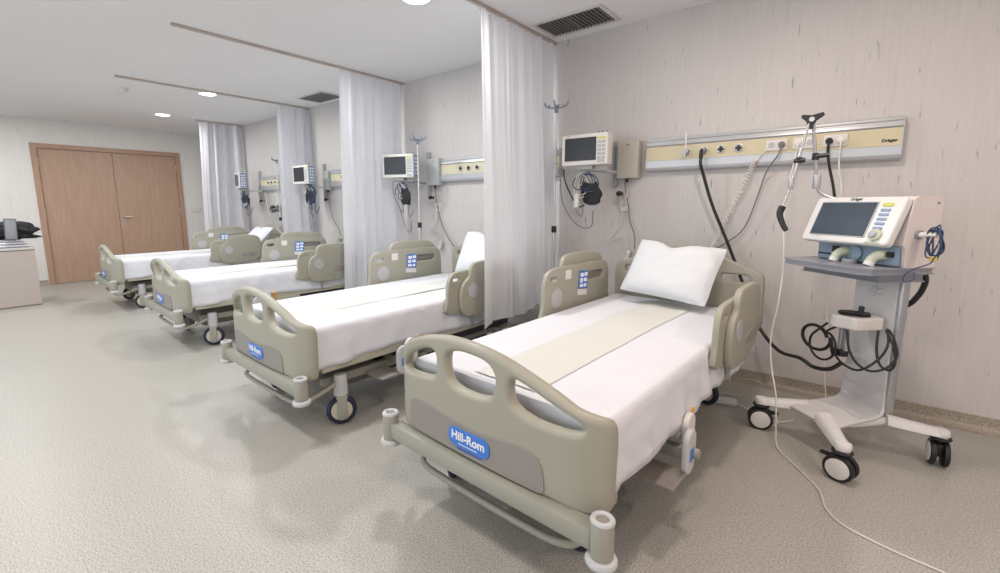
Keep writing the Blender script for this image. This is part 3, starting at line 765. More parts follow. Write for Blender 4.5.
# stand
def leg(a, b, za, zb, name='leg'):
    bm = bmesh.new(); N = 10; rows = []
    va, vb = Vector(a), Vector(b); d = (vb-va).normalized(); s = Vector((-d.y, d.x))
    for i in range(N+1):
        t = i/N; p = va.lerp(vb, t); w = .046-.014*t; z = za+(zb-za)*(t**.8); h = .050-.010*t
        rows.append([bm.verts.new((p.x+s.x*w*c, p.y+s.y*w*c, z+h*e)) for c, e in ((-1, -.35), (-.9, .1), (-.55, .42), (0, .52), (.55, .42), (.9, .1), (1, -.35), (.7, -.5), (-.7, -.5))])
    for i in range(N):
        for j in range(9): bm.faces.new((rows[i][j], rows[i][(j+1) % 9], rows[i+1][(j+1) % 9], rows[i+1][j]))
    bm.faces.new(rows[0]); bm.faces.new(rows[-1][::-1])
    cyl(bm, (b[0], b[1], zb), .034, .040, bev=.011)
    return obj(name, bm, M['vent_white'], V, True)
CW = [(-.275, -.325, -.66), (.265, -.33, 1.95), (.225, .30, .82), (-.30, .34, 1.95)]
for (x, y, r_), root in zip(CW, ((-.11, -.15), (.03, -.19), (.09, .10), (-.09, .10))):
    leg(root, (x*.93, y*.93), .195, .165)
    c = bpy.data.objects.new('caster', None); COL.objects.link(c); c.parent = V; c.location = (x*.93, y*.93, 0); c.rotation_euler = (0, 0, r_-VA*0)
    bm = bmesh.new(); torus(bm, (0, 0, .140), .036, .007); cyl(bm, (0, 0, .135), .018, .03); obj('brake_ring', bm, M['black'], c, True)
    for s in (-1, 1):
        bm = bmesh.new(); cyl(bm, (s*.024, -.0, .062), .062, .022, 'X', 36, bev=.006); obj('tyre', bm, M['black'], c, True)
        bm = bmesh.new(); cyl(bm, (s*.0345, -.0, .062), .048, .008, 'X', 36, bev=.002); obj('wheel_disc', bm, M['white_plastic'], c, True)
    bm = bmesh.new(); box(bm, -.014, .014, -.03, .05, .05, .115, .008); box(bm, -.012, .012, .05, .085, .095, .11, .004); obj('caster_body', bm, M['black'], c, True)
# base platform + column: one swept plate (curved in profile)
def sweep_plate(path, halfw, th):
    bm = bmesh.new(); P = catmull([(0, y, z) for y, z in path], 8); rows = []
    for i, p in enumerate(P):
        t_ = (P[min(i+1, len(P)-1)]-P[max(i-1, 0)]).normalized(); n_ = Vector((0, -t_.z, t_.y)); w = halfw(i/(len(P)-1))
        rows.append([bm.verts.new((x, p.y+n_.y*o_, p.z+n_.z*o_)) for x, o_ in ((-w, th/2), (-w-.004, 0), (-w, -th/2), (w, -th/2), (w+.004, 0), (w, th/2))])
    for i in range(len(P)-1):
        for j in range(6): bm.faces.new((rows[i][j], rows[i][(j+1) % 6], rows[i+1][(j+1) % 6], rows[i+1][j]))
    bm.faces.new(rows[0]); bm.faces.new(rows[-1][::-1]); return bm
bm = sweep_plate([(-.235, .175), (-.20, .19), (-.10, .205), (.0, .215), (.045, .235), (.06, .29), (.062, .45), (.062, .70), (.062, .90)], lambda t: .115+.012*math.cos(t*PI), .022)
obj('column', bm, M['column'], V, True)
bm = bmesh.new(); box(bm, .105, .125, .055, .10, .24, .92, .006); obj('column_rail', bm, M['chrome'], V, True)
bm = bmesh.new(); box(bm, -.11, .11, -.12, .14, .165, .205, .015, 3); obj('base_hub', bm, M['vent_white'], V, True)
# faint emblem on the column under the tray
bm = bmesh.new()
tube(bm, [(-.02, .050, .845), (.0, .050, .862), (.02, .050, .848), (.04, .050, .86)], .0022, 6, 4); tube(bm, [(-.03, .050, .825), (-.005, .050, .835), (.02, .050, .822), (.045, .050, .832)], .0022, 6, 4); tube(bm, [(.005, .050, .87), (.008, .050, .83), (-.01, .050, .812)], .0022, 6, 4)
obj('column_emblem', bm, M['pad'], V)
# tray
tp = [(-.265, -.20), (-.255, -.235), (-.20, -.255), (0, -.262), (.16, -.255), (.205, -.225), (.212, -.12), (.212, .085), (-.265, .085)]
bm = bmesh.new(); prism(bm, tp, .955, .985, 'Z'); prism(bm, [(-.225, -.15), (.18, -.15), (.19, .07), (-.225, .07)], .915, .955, 'Z')
bmesh.ops.bevel(bm, geom=[e for e in bm.edges if abs(e.verts[0].co.z-e.verts[1].co.z) < 1e-4], offset=.006, segments=2, affect='EDGES')
obj('tray', bm, M['tray'], V, True)
# head body: side profile (y,z) extruded
body = [(-.055, 1.29), (-.035, 1.305), (.07, 1.302), (.085, 1.28), (.085, .99), (-.06, .985), (-.07, 1.075), (-.085, 1.09)]
bm = bmesh.new(); prism(bm, body, -.225, .215, 'X')
bmesh.ops.bevel(bm, geom=[e for e in bm.edges], offset=.005, segments=2, affect='EDGES')
obj('housing', bm, M['vent_side_lit'], V, True)
# recess panel
bm = bmesh.new(); box(bm, -.215, .195, -.085, -.055, .99, 1.082, .006); obj('connector_panel', bm, M['recess'], V, True)
# front display unit tilted
import mathutils
tilt = math.atan2(.085, .215)
FR = T(-.005, -.110, 1.19, rx=-tilt)
hh = .118
bm = plate(rrect(-.238, .212, -hh, hh, .020), [], .038, .008, 'XZ', smooth=1); bm.transform(FR)
ds = obj('display_unit', bm, M['vent_white'], V, True)
bm = plate(rrect(-.198, .100, -.088, .092, .004), [], .004, .001, 'XZ', smooth=1); bm.transform(FR @ T(0, -.020, 0)); obj('display_frame', bm, M['key'], ds)
bm = plate(rrect(-.192, .094, -.083, .087, .003), [], .004, .001, 'XZ', smooth=1); bm.transform(FR @ T(0, -.0215, 0)); obj('screen', bm, M['screen'], ds)
def key(x0, x1, z0, z1, m, n='key'):
    bm = plate(rrect(x0, x1, z0, z1, min(x1-x0, z1-z0)*.3), [], .006, .0015, 'XZ', smooth=1); bm.transform(FR @ T(0, -.0205, 0)); obj(n, bm, m, ds, True)
key(.118, .168, .068, .086, M['key_yellow'])
for k in range(5): key(.120, .164, .044-k*.022, .057-k*.022, M['key_blue'] if k < 5 else M['key'])
bm = bmesh.new(); cyl(bm, (0, 0, 0), .028, .014, 'Y', 28, bev=.003); bm.transform(FR @ T(.148, -.026, -.072)); obj('rotary_dial_ring', bm, M['knob_green'], ds, True)
bm = bmesh.new(); cyl(bm, (0, 0, 0), .016, .020, 'Y', 28, bev=.003); bm.transform(FR @ T(.148, -.036, -.072)); obj('rotary_dial', bm, M['key'], ds, True)
for x in (.12, .145, .17): key(x-.009, x+.009, -.112, -.103, M['knob_green'])
bm = text_bm('Dräger', .021, .0005); bm.transform(FR @ T(-.02, -.0195, .105)); obj('maker_lettering', bm, M['black'], ds)
bm = bmesh.new(); box(bm, .2145, .2158, -.03, .045, 1.255, 1.285); obj('side_label', bm, M['white_plastic'], V)
bm = bmesh.new(); cyl(bm, (.216, .065, 1.275), .006, .003, 'X'); obj('side_screw', bm, M['tray'], V, True)
# breathing ports
for x, s in ((-.045, 1), (.135, .9)):
    bm = bmesh.new(); tube(bm, [(x, -.075, 1.035), (x, -.105, 1.038), (x-.012, -.128, 1.025), (x-.02, -.14, .995)], lambda t: .025-.006*t, 14, 5); g = obj('breathing_port', bm, M['knob_green'], V, True)
    bm = bmesh.new(); tube(bm, [(x-.018, -.136, 1.006), (x-.021, -.142, .988)], .021, 16, 1); obj('port_rim', bm, M['vent_white'], g, True)
bm = bmesh.new(); cyl(bm, (.0, -.088, 1.035), .036, .02, 'Y'); obj('filter_cap', bm, M['recess'], V, True)
bm = bmesh.new(); box(bm, -.12, -.09, -.10, -.084, 1.03, 1.06, .003); box(bm, -.205, -.135, -.092, -.084, 1.012, 1.02, .002); box(bm, -.10, -.06, -.10, -.084, 1.045, 1.055, .002); box(bm, .16, .18, -.11, -.084, 1.03, 1.055, .004); obj('panel_connector', bm, M['black'], V)
bm = bmesh.new(); cyl(bm, (.015, -.135, .995), .030, .022, bev=.004); obj('water_cup', bm, M['tray'], V, True)
# side handle rail
bm = bmesh.new(); tube(bm, [(.21, -.02, 1.135), (.235, -.02, 1.135), (.26, -.015, 1.138), (.282, -.01, 1.14)], .0125, 12, 4); obj('side_handle', bm, M['white_plastic'], V, True)
bm = bmesh.new(); cyl(bm, (.215, -.02, 1.135), .020, .02, 'X'); obj('handle_mount', bm, M['tray'], V, True)
# hose holder bracket on the column
bm = plate([(-.095, -.13), (-.10, -.05), (-.08, .0), (.03, .04), (.095, .04), (.10, -.03), (.09, -.115), (.02, -.13), (-.04, -.15)], [[(-.07, -.10), (-.07, -.04), (.0, .0), (.05, .0), (.05, -.07), (.0, -.10)]], .036, .006, 'XY', smooth=3)
bm.transform(T(.015, -.01, .688) @ Matrix.Diagonal((.68, .95, 1.7, 1))); hb = obj('hose_bracket', bm, M['white_plastic'], V, True)
bm = bmesh.new(); tube(bm, [(-.045, -.085, .722), (-.01, -.09, .73), (.03, -.06, .73), (.045, -.02, .725)], .014, 8, 5); cyl(bm, (.035, -.055, .745), .012, .05, bev=.003); obj('bracket_fitting', bm, M['black'], hb, True)
bm = bmesh.new(); cyl(bm, (-.035, -.075, .60), .011, .14); obj('regulator_tube', bm, M['chrome'], hb, True)
bm = bmesh.new(); cyl(bm, (-.005, -.075, .60), .011, .14); obj('regulator_tube', bm, M['chrome'], hb, True)
bm = bmesh.new(); cyl(bm, (-.02, -.075, .515), .026, .035, bev=.006); obj('regulator_base', bm, M['black'], hb, True)

def vp(x, y, z):
    if z < .76: z -= .035; x += .012
    c, s = math.cos(VA), math.sin(VA); return Vector((VO[0]+c*x-s*y, VO[1]+s*x+c*y, z))
def loop(cx, cy, cz, rx, rz, n=18, a0=0, turns=1.0, dy=.0, tilt=0):
    out = []
    for k in range(int(n*turns)+1):
        a = a0+2*PI*k/n; out.append(vp(cx+rx*math.cos(a), cy+dy*k/n+tilt*math.sin(a), cz+rz*math.sin(a)))
    return out
cable('hose_coil', loop(-.15, -.13, .60, .080, .066, turns=1.0, a0=.3, dy=.02)+[vp(-.055, -.10, .53), vp(-.04, -.09, .55)], .0085, M['black'],
      'black hose loop hanging left of the ventilator column bracket', 'hose', smooth=3)
cable('hose_coil', [vp(-.07, -.14, .70)]+loop(-.075, -.16, .58, .070, .075, a0=2.2, turns=.9, dy=.02)+[vp(-.035, -.12, .69)], .006, M['black'],
      'thin black tube looping below the ventilator bracket', 'hose', smooth=3)
cable('hose_coil', [vp(.03, -.13, .69), vp(.06, -.14, .60), vp(.10, -.13, .54), vp(.15, -.11, .52), vp(.195, -.08, .55), vp(.21, -.05, .61), vp(.18, -.04, .68), vp(.15, -.04, .72)], .0055, M['black'],
      'black tube loop hanging right of the ventilator bracket, outermost', 'hose', smooth=6)
cable('hose_coil', [vp(.12, -.06, .71), vp(.14, -.08, .62), vp(.17, -.09, .56), vp(.20, -.07, .54), vp(.205, -.05, .58), vp(.17, -.03, .65), vp(.13, -.03, .71)], .0055, M['black'],
      'black tube loop beside the ventilator column edge, inner right', 'hose', smooth=6)
cable('hose_coil', [vp(-.04, -.105, .56), vp(-.01, -.13, .54), vp(.05, -.15, .52), vp(.13, -.15, .52), (vp(.18, -.11, .59)), vp(.18, -.07, .66), vp(.15, -.05, .725)], .0055, M['black'],
      'black tube crossing low in front of the ventilator column', 'hose', smooth=6)
cable('gas_hose', [vp(.13, .13, .98), vp(.135, .16, .92), vp(.12, .17, .86), vp(.095, .16, .80), vp(.07, .15, .77)], .0125, M['black'],
      'short thick black hose behind the ventilator column, under the tray', 'hose')
# blue-black cable bundle on the side handle
rnd = random.Random(3)
b = bmesh.new()
for k in range(6):
    pts = []; ox, oz = rnd.uniform(-.01, .015), rnd.uniform(-.01, .01); rw = rnd.uniform(.016, .03); rh = rnd.uniform(.05, .075)
    for j in range(14):
        a = 2*PI*j/14; pts.append(vp(.278+ox+rw*math.cos(a), -.015+.012*math.sin(a*2+k), 1.115+oz+rh*math.sin(a)-.01))
    tube(b, pts, .0032, 6, 3, closed=True)
tube(b, [vp(.278, -.02, 1.06), vp(.29, -.03, 1.02), vp(.25, -.07, .985), vp(.235, -.09, .955), vp(.24, -.09, .93), vp(.26, -.07, .945), vp(.25, -.06, .97)], .0032, 6, 6)
o = obj('sensor_cable', b, M['cord_blue'], None, True); tag(o, 'tangled dark blue cable hung on the ventilator side handle', 'cable')
bm = bmesh.new(); box(bm, -.012, .012, -.008, .008, -.012, .012, .003, mx=T(*vp(.288, -.02, 1.035))); obj('cable_clip', bm, M['yellow'], o)

# hinged support arm above the ventilator
A = thing('support_arm', 'hinged metal hose support arm with black joints standing above the ventilator', 'support arm', (-.05, 3.10, 1.30))
def P_(x, y, z): return (x+.05, y-3.10, z-1.30)
bm = bmesh.new(); tube(bm, [P_(-.05, 3.02, 1.28), P_(-.16, 3.06, 1.33), P_(-.183, 3.05, 1.40)], .009, 10, 4); obj('base_rod', bm, M['chrome'], A, True)
bm = bmesh.new(); tube(bm, [P_(-.183, 3.05, 1.39), P_(-.222, 3.0, 1.70)], .0085, 10, 1); obj('lower_rod', bm, M['chrome'], A, True)
bm = bmesh.new(); tube(bm, [P_(-.236, 2.98, 1.70), P_(-.285, 2.93, 1.37)], .0075, 10, 1); obj('upper_rod', bm, M['chrome'], A, True)
bm = bmesh.new(); tube(bm, [P_(-.285, 2.93, 1.37), P_(-.312, 2.90, 1.245)], .0065, 10, 1); obj('end_rod', bm, M['chrome'], A, True)
bm = bmesh.new(); cyl(bm, P_(-.183, 3.05, 1.39), .018, .075, bev=.004); obj('rod_sleeve', bm, M['chrome'], A, True)
bm = bmesh.new(); cyl(bm, P_(-.285, 2.93, 1.38), .013, .06, bev=.003); obj('rod_sleeve', bm, M['chrome'], A, True)
bm = bmesh.new()
prism(bm, [(-.05, .028), (-.045, .038), (.0, .030), (.055, .042), (.058, .032), (.018, .0), (.008, -.045), (-.012, -.045), (-.022, .0)], -.014, .014, 'Y', mx=T(*P_(-.228, 2.985, 1.70)) @ Matrix.Diagonal((.85, 1, .8, 1)))
bmesh.ops.bevel(bm, geom=bm.edges[:], offset=.003, segments=1, affect='EDGES')
obj('top_joint', bm, M['black'], A, True)
bm = bmesh.new(); cyl(bm, P_(-.226, 2.967, 1.706), .012, .006, 'Y'); obj('joint_pin', bm, M['chrome'], A, True)
bm = bmesh.new(); cyl(bm, P_(-.198, 3.025, 1.52), .016, .035); tube(bm, [P_(-.198, 3.02, 1.52), P_(-.14, 3.02, 1.525)], .012, 8, 1); obj('clamp', bm, M['black'], A, True)
bm = bmesh.new(); cyl(bm, P_(-.262, 2.953, 1.50), .015, .03); tube(bm, [P_(-.285, 2.95, 1.497), P_(-.235, 2.95, 1.50)], .012, 8, 1); obj('clamp', bm, M['black'], A, True)
bm = bmesh.new(); tube(bm, [P_(-.31, 2.90, 1.26), P_(-.318, 2.89, 1.22), P_(-.30, 2.875, 1.17), P_(-.28, 2.865, 1.135)], lambda t: .018-.006*t, 10, 4); obj('hose_clip', bm, M['black'], A, True)

# ------------------------------------------------------------------ bedside wall equipment
def iv_pole(x, y, top, label, rz=0, br=.20):
    t = thing('iv_pole', label, 'IV pole', (x, y, 0), rz, group='IV poles')
    bm = bmesh.new()
    for k in range(5):
        a = 2*PI*k/5+.3; tube(bm, [(0, 0, .075), (br*.5*math.cos(a), br*.5*math.sin(a), .07), (br*math.cos(a), br*math.sin(a), .05)], .012, 8, 3)
        cyl(bm, (br*math.cos(a), br*math.sin(a), .024), .024, .02, 'Y')
        cyl(bm, (br*math.cos(a), br*math.sin(a), .045), .008, .03)
    obj('star_base', bm, M['dark'], t, True)
    bm = bmesh.new(); cyl(bm, (0, 0, .58), .014, 1.0); obj('pole', bm, M['pole'], t, True)
    bm = bmesh.new(); cyl(bm, (0, 0, (1.05+top)/2), .009, top-1.05); obj('inner_pole', bm, M['pole'], t, True)
    bm = bmesh.new(); cyl(bm, (0, 0, 1.07), .021, .055, bev=.004); obj('height_clamp', bm, M['black'], t, True)
    bm = bmesh.new(); cyl(bm, (0, 0, top-.02), .016, .06, bev=.003)
    for k in range(4):
        a = PI/2*k+.35; c, s = math.cos(a), math.sin(a)
        tube(bm, [(0, 0, top-.01), (.04*c, .04*s, top-.008), (.075*c, .075*s, top+.0), (.09*c, .09*s, top+.018), (.095*c, .095*s, top+.034)], .0065, 8, 3)
        tube(bm, [(.055*c, .055*s, top-.004), (.06*c, .06*s, top+.016)], .006, 8, 1)
    obj('hook_head', bm, M['hook'], t, True)
    return t
iv_pole(-1.955, 3.34, 2.06, 'IV pole right of the nearest curtain, with blue-grey hooks')
iv_pole(-3.53, 3.27, 1.94, 'IV pole beside the monitor behind the second bed')
iv_pole(-7.06, 3.545, 1.985, 'IV pole left of the third curtain, by the farthest bed', 0, .075)

def monitor(x, y, z, w, h, rz, label, side=True, tilt=0.0):
    t = thing('patient_monitor', label, 'monitor', (x, y, z), rz, group='wall patient monitors')
    t.rotation_euler = (0, tilt, rz)
    bm = plate(rrect(-w/2, w/2, -h/2, h/2, .014), [], .11, .010, 'XZ', smooth=1); obj('housing', bm, M['white_plastic'], t, True)
    bm = plate(rrect(-w/2+.028, w/2-.088, -h/2+.035, h/2-.028, .004), [], .004, .001, 'XZ', smooth=1); bm.transform(Matrix.Translation((0, -.056, 0))); obj('screen', bm, M['screen_black'], t)
    for c in range(2):
        for r in range(6):
            bm = plate(rrect(w/2-.078+c*.034, w/2-.050+c*.034, h/2-.050-r*.029, h/2-.030-r*.029, .004), [], .005, .001, 'XZ', smooth=1)
            bm.transform(Matrix.Translation((0, -.057, 0))); obj('key', bm, M['key_yellow'] if r == 0 else M['key'], t)
    bm = plate(rrect(w/2-.075, w/2-.020, -h/2+.018, -h/2+.036, .004), [], .005, .001, 'XZ', smooth=1); bm.transform(Matrix.Translation((0, -.057, 0))); obj('key', bm, M['key'], t)
    bm = bmesh.new(); box(bm, -.02, .02, -.0575, -.0555, h/2-.018, h/2-.010, mx=T(-w/2+.05, 0, 0)); obj('maker_mark', bm, M['pad'], t)
    if side:
        bm = bmesh.new(); box(bm, w/2-.002, w/2+.008, -.045, .048, -h/2+.012, h/2-.01, .003); sp = obj('module_panel', bm, M['side_blue'], t)
        for r in range(5):
            bm = bmesh.new(); box(bm, w/2+.006, w/2+.012, -.03, -.005, h/2-.06-r*.04, h/2-.036-r*.04, .002); box(bm, w/2+.006, w/2+.012, .005, .03, h/2-.06-r*.04, h/2-.036-r*.04, .002); obj('module_key', bm, M['white_plastic'], sp)
    for k in range(3):
        bm = bmesh.new(); cyl(bm, (w/2-.09+k*.03, .0, h/2+.008), .006, .018); obj('top_connector', bm, M['cord_grey'], t, True)
    bm = bmesh.new(); box(bm, -.06, .06, -.03, .04, -h/2-.03, -h/2+.004, .006); box(bm, -.10, .16, .0, .03, -h/2-.04, -h/2-.022, .004)
    tube(bm, [(.0, .02, -h/2-.03), (.10, .10, -h/2-.04), (.16, max(.12, 3.60-y), -h/2-.045)], .014, 10, 3)
    obj('mounting_arm', bm, M['box_grey'], t, True)
    return t
monitor(-1.655, 3.30, 1.69, .37, .235, math.radians(4), 'patient monitor with a black screen right of the near IV pole', False)
monitor(-3.875, 3.32, 1.695, .38, .25, math.radians(20), 'patient monitor with a black screen on the wall left of the second IV pole')
monitor(-5.84, 3.30, 1.69, .37, .25, math.radians(2), 'patient monitor showing its blue side panel behind the third bed')
monitor(-7.86, 3.32, 1.69, .36, .25, math.radians(-12), 'patient monitor with blue side, in front of the farthest curtain')

def wallbox(x0, x1, z0, z1, m, label):
    t = thing('control_box', label, 'control box', ((x0+x1)/2, D, z0), group='wall control boxes'); w = (x1-x0)/2; h = z1-z0
    bm = bmesh.new(); box(bm, -w, w, -.09, 0, 0, h, .008); obj('case', bm, m, t, True)
    bm = bmesh.new(); box(bm, -.012, .012, -.0915, -.0895, h-.035, h-.025); obj('logo_mark', bm, M['cord_grey'], t)
    bm = bmesh.new(); cyl(bm, (-w*.2, -.045, -.015), .014, .03); obj('cable_gland', bm, M['black'], t, True)
wallbox(-1.515, -1.345, 1.478, 1.765, M['box'], 'beige wall control box between the near monitor and supply rail')
wallbox(-3.69, -3.515, 1.49, 1.775, M['box_grey'], 'grey wall control box left of the second supply rail')
wallbox(-5.79, -5.665, 1.49, 1.75, M['box_grey'], 'small grey control box left of the third supply rail')

MR = {}
for x, lab in ((-1.56, 'slim grey upright mounting rail behind the near patient monitor'), (-3.74, 'slim grey upright mounting rail beside the second patient monitor'), (-5.86, 'slim dark upright mounting rail beside the third patient monitor'), (-7.83, 'slim grey upright mounting rail beside the farthest patient monitor')):
    t = thing('mounting_rail', lab, 'mounting rail', (x, D, 0), group='upright monitor mounting rails')
    z1 = 1.86 if x < -2 else 1.78
    MR[x] = t
    bm = bmesh.new(); box(bm, -.022, .022, -.03, 0, 1.42 if x > -2 else 1.35, z1, .003); obj('channel', bm, M['box_grey'], t)
    bm = bmesh.new(); box(bm, -.008, .008, -.034, -.029, 1.40, z1-.01); obj('groove', bm, M['tray'], t)

def bundle(x, y, z, label_c, label_b, seed, sc=1.0, cuffdx=0.02, wires=2):
    fr = 1.5 if sc > 1.2 else 1
    rnd = random.Random(seed)
    t = thing('monitor_cables', label_c, 'cables', (x, y, z), group='coiled monitor leads')
    bm = bmesh.new(); box(bm, -.012, .012, -.02, .03, .06, .075, .003); tube(bm, [(0, 0, .065), (0, -.03, .05), (0, -.035, .07)], .005, 6, 3); obj('hanging_hook', bm, M['box_grey'], t)
    for nm, m, n, r in (('white_lead_coil', M['cord_white'], 3, .0042), ('dark_lead_coil', M['cord_blue'], 4, .0042)):
        b = bmesh.new()
        for k in range(n):
            rw = rnd.uniform(.045, .075)*sc; rh = rnd.uniform(.06, .10)*sc; ox = rnd.uniform(-.02, .05) if 'dark' in nm else rnd.uniform(-.03, .01)
            pts = [(ox*fr+rw*math.cos(2*PI*j/12), -.03+.02*math.sin(2*PI*j/12*2+k)-.01*k, .05-rh+rh*math.sin(2*PI*j/12)) for j in range(12)]
            tube(b, pts, r*fr, 6, 3, closed=True)
        obj(nm, b, m, t, True)
    for k in range(wires):
        b = bmesh.new(); s = 1 if k % 2 else -1
        tube(b, [(s*.02, 0, .0), (s*(.06+.02*k), -.01, -.10), (s*(.03+.03*k), .0, -.20), (s*.05, .02, -.28-.05*k), (s*(.10+.02*k), .03, -.24)], .0035*fr, 6, 6)
        obj('loose_lead', b, M['cord_grey'], t, True)
    # blood pressure cuff: folded bag of cloth
    b = bmesh.new(); N = 12; rows = []
    for i in range(N+1):
        v = i/N; zz = -.16*v; w = (.05+.035*math.sin(v*2.6))*sc; row = []
        for j in range(16):
            a = 2*PI*j/16
            f = 1+.22*noise.noise(Vector((math.cos(a)*1.7+seed, math.sin(a)*1.7, v*4)))
            row.append(b.verts.new((cuffdx+.012+v*.02+w*math.cos(a)*f, -.03+.028*math.sin(a)*f, zz+.012*math.sin(a*2+seed))))
        rows.append(row)
    for i in range(N):
        for j in range(16): b.faces.new((rows[i][j], rows[i][(j+1) % 16], rows[i+1][(j+1) % 16], rows[i+1][j]))
    b.faces.new(rows[0]); b.faces.new(rows[-1][::-1])
    o = obj('blood_pressure_cuff', b, M['black_cloth'], None, True); o.location = (x, y, z-.02)
    tag(o, label_b, 'blood pressure cuff', 'black blood pressure cuffs')
bundle(-1.66, 3.33, 1.46, 'coiled white and dark leads hanging under the near patient monitor', 'black blood pressure cuff hanging below the near patient monitor', 1, 1.0, .03, 1)
bundle(-3.86, 3.36, 1.47, 'coiled leads hanging under the patient monitor behind the second bed', 'black blood pressure cuff hanging below the monitor beside the second IV pole', 2, .95, .03, 2)
bundle(-5.76, 3.36, 1.50, 'coiled leads hanging under the patient monitor behind the third bed', 'black blood pressure cuff hanging below the monitor behind the third bed', 3, 1.4, -.03, 3)
bundle(-7.82, 3.38, 1.49, 'leads dangling under the patient monitor at the farthest curtain', 'black blood pressure cuff hanging in front of the farthest curtain', 5, 1.5, 0, 3)
# cuff tag (white) on the near one and wires
cable('monitor_cable', [(-1.87, 3.33, 1.56), (-1.87, 3.35, 1.48), (-1.83, 3.38, 1.36), (-1.76, 3.38, 1.26), (-1.70, 3.37, 1.27)], .0055, M['black'], 'black cord looping down from the left of the near monitor')
cable('monitor_cable', [(-1.95, 3.42, 1.50), (-1.97, 3.50, 1.30), (-1.90, 3.54, 1.15), (-1.80, 3.54, 1.08), (-1.70, 3.52, 1.10), (-1.66, 3.45, 1.22)], .0035, M['cord_grey'], 'thin grey cord curving low beside the near IV pole')
cable('monitor_cable', [(-4.02, 3.34, 1.55), (-4.04, 3.36, 1.40), (-3.98, 3.40, 1.22), (-3.92, 3.42, 1.02), (-3.84, 3.42, .98), (-3.83, 3.42, 1.10)], .004, M['cord_grey'], 'thin grey cord dangling from the monitor behind the second bed')

# white tag hanging with the near cuff
t = thing('cuff_bulb', 'white finger sensor clip hanging beside the near blood pressure cuff', 'sensor', (-1.72, 3.28, 1.31))
bm = bmesh.new(); box(bm, -.022, .022, -.012, .012, -.06, .05, .008); obj('clip_shell', bm, M['white_plastic'], t, True)
bm = bmesh.new(); tube(bm, [(0, 0, .05), (.01, .0, .10), (.03, .01, .12)], .004, 6, 4); obj('sensor_lead', bm, M['cord_white'], t, True)

# valve, sockets and cords beneath the control boxes
def handset(x, z, label, lab2, lab3, dz=0):
    y = D-.03
    t = thing('wall_socket', lab2, 'socket', (x-.03, D, z))
    bm = bmesh.new(); box(bm, -.035, .035, -.02, 0, -.05, .05, .004); obj('face_plate', bm, M['white_plastic'], t, True)
    bm = bmesh.new(); cyl(bm, (0, -.024, .0), .018, .012, 'Y'); obj('socket_ring', bm, M['pad'], t, True)
    t = thing('call_handset', label, 'call handset', (x+.02, y, z-.42), 0)
    bm = bmesh.new(); box(bm, -.018, .018, -.02, .02, -.05, .05, .009, 3, mx=T(0, 0, 0, ry=.25)); obj('handset_body', bm, M['white_plastic'], t, True)
    bm = bmesh.new(); cyl(bm, (.0, -.022, .02), .008, .006, 'Y'); obj('call_button', bm, M['orange'] if False else M['key'], t, True)
    bm = bmesh.new(); tube(bm, [(px-(x+.02), py-y, pz-(z-.42)) for px, py, pz in [(x-.03, y-.01, z-.04), (x-.05, y, z-.16), (x-.12, y-.01, z-.26), (x-.14, y-.01, z-.30), (x-.05, y, z-.26), (x+.0, y, z-.28), (x+.02, y, z-.36)]], .004, 8, 7)
    obj('cord', bm, M['cord_white'], t, True)
handset(-1.44, 1.27, 'small white call handset on its cord beside the nearest pillow', 'small white wall socket under the beige control box', 'thin white call cord looping below the beige control box')
handset(-3.58, 1.25, 'small white call handset hanging near the second bed pillow', 'small white wall socket under the second control box', 'thin white call cord below the second control box')
cable('power_cable', [(-1.46, D-.05, 1.45), (-1.455, D-.05, 1.40), (-1.43, D-.04, 1.28), (-1.41, D-.04, 1.15), (-1.36, D-.05, 1.02), (-1.35, D-.07, .92)], .005, M['cord_grey'], 'grey cord dropping from the beige control box to the nearest bed')
cable('power_cable', [(-3.61, D-.05, 1.46), (-3.60, D-.05, 1.36), (-3.57, D-.04, 1.18), (-3.50, D-.04, 1.02), (-3.36, D-.05, .85), (-3.22, D-.08, .78)], .005, M['cord_grey'], 'grey cord curving from the second control box to the second bed')
cable('power_cable', [(-5.73, D-.05, 1.46), (-5.72, D-.05, 1.30), (-5.66, D-.04, 1.10), (-5.52, D-.05, .95), (-5.42, D-.08, .80)], .005, M['cord_grey'], 'grey cord curving down from the third supply rail')
cable('power_cable', [(-7.60, D-.05, 1.50), (-7.58, D-.05, 1.30), (-7.50, D-.04, 1.10), (-7.52, D-.05, .92)], .005, M['cord_white'], 'pale cord hanging below the farthest supply rail')
for x, lab in ((-1.56, 'small black suction valve between the near monitor and control box'), (-3.74, 'small black suction valve beside the second mounting rail'), (-5.86, 'small black suction valve below the third monitor'), (-7.83, 'small black suction valve right of the farthest curtain')):
    t = bpy.data.objects.new('suction_valve', None); COL.objects.link(t); t.location = (.06, 0, 1.36); t.parent = MR[x]
    bm = bmesh.new(); cyl(bm, (0, -.03, 0), .012, .06, 'Y'); cyl(bm, (0, -.062, 0), .022, .02, 'Y', bev=.004); obj('valve_knob', bm, M['black'], t, True)
    bm = bmesh.new(); tube(bm, [(0, -.05, -.01), (.03, -.06, -.05), (.06, -.05, -.03), (.05, -.04, .02)], .007, 8, 5); obj('valve_tube', bm, M['pad'], t, True)

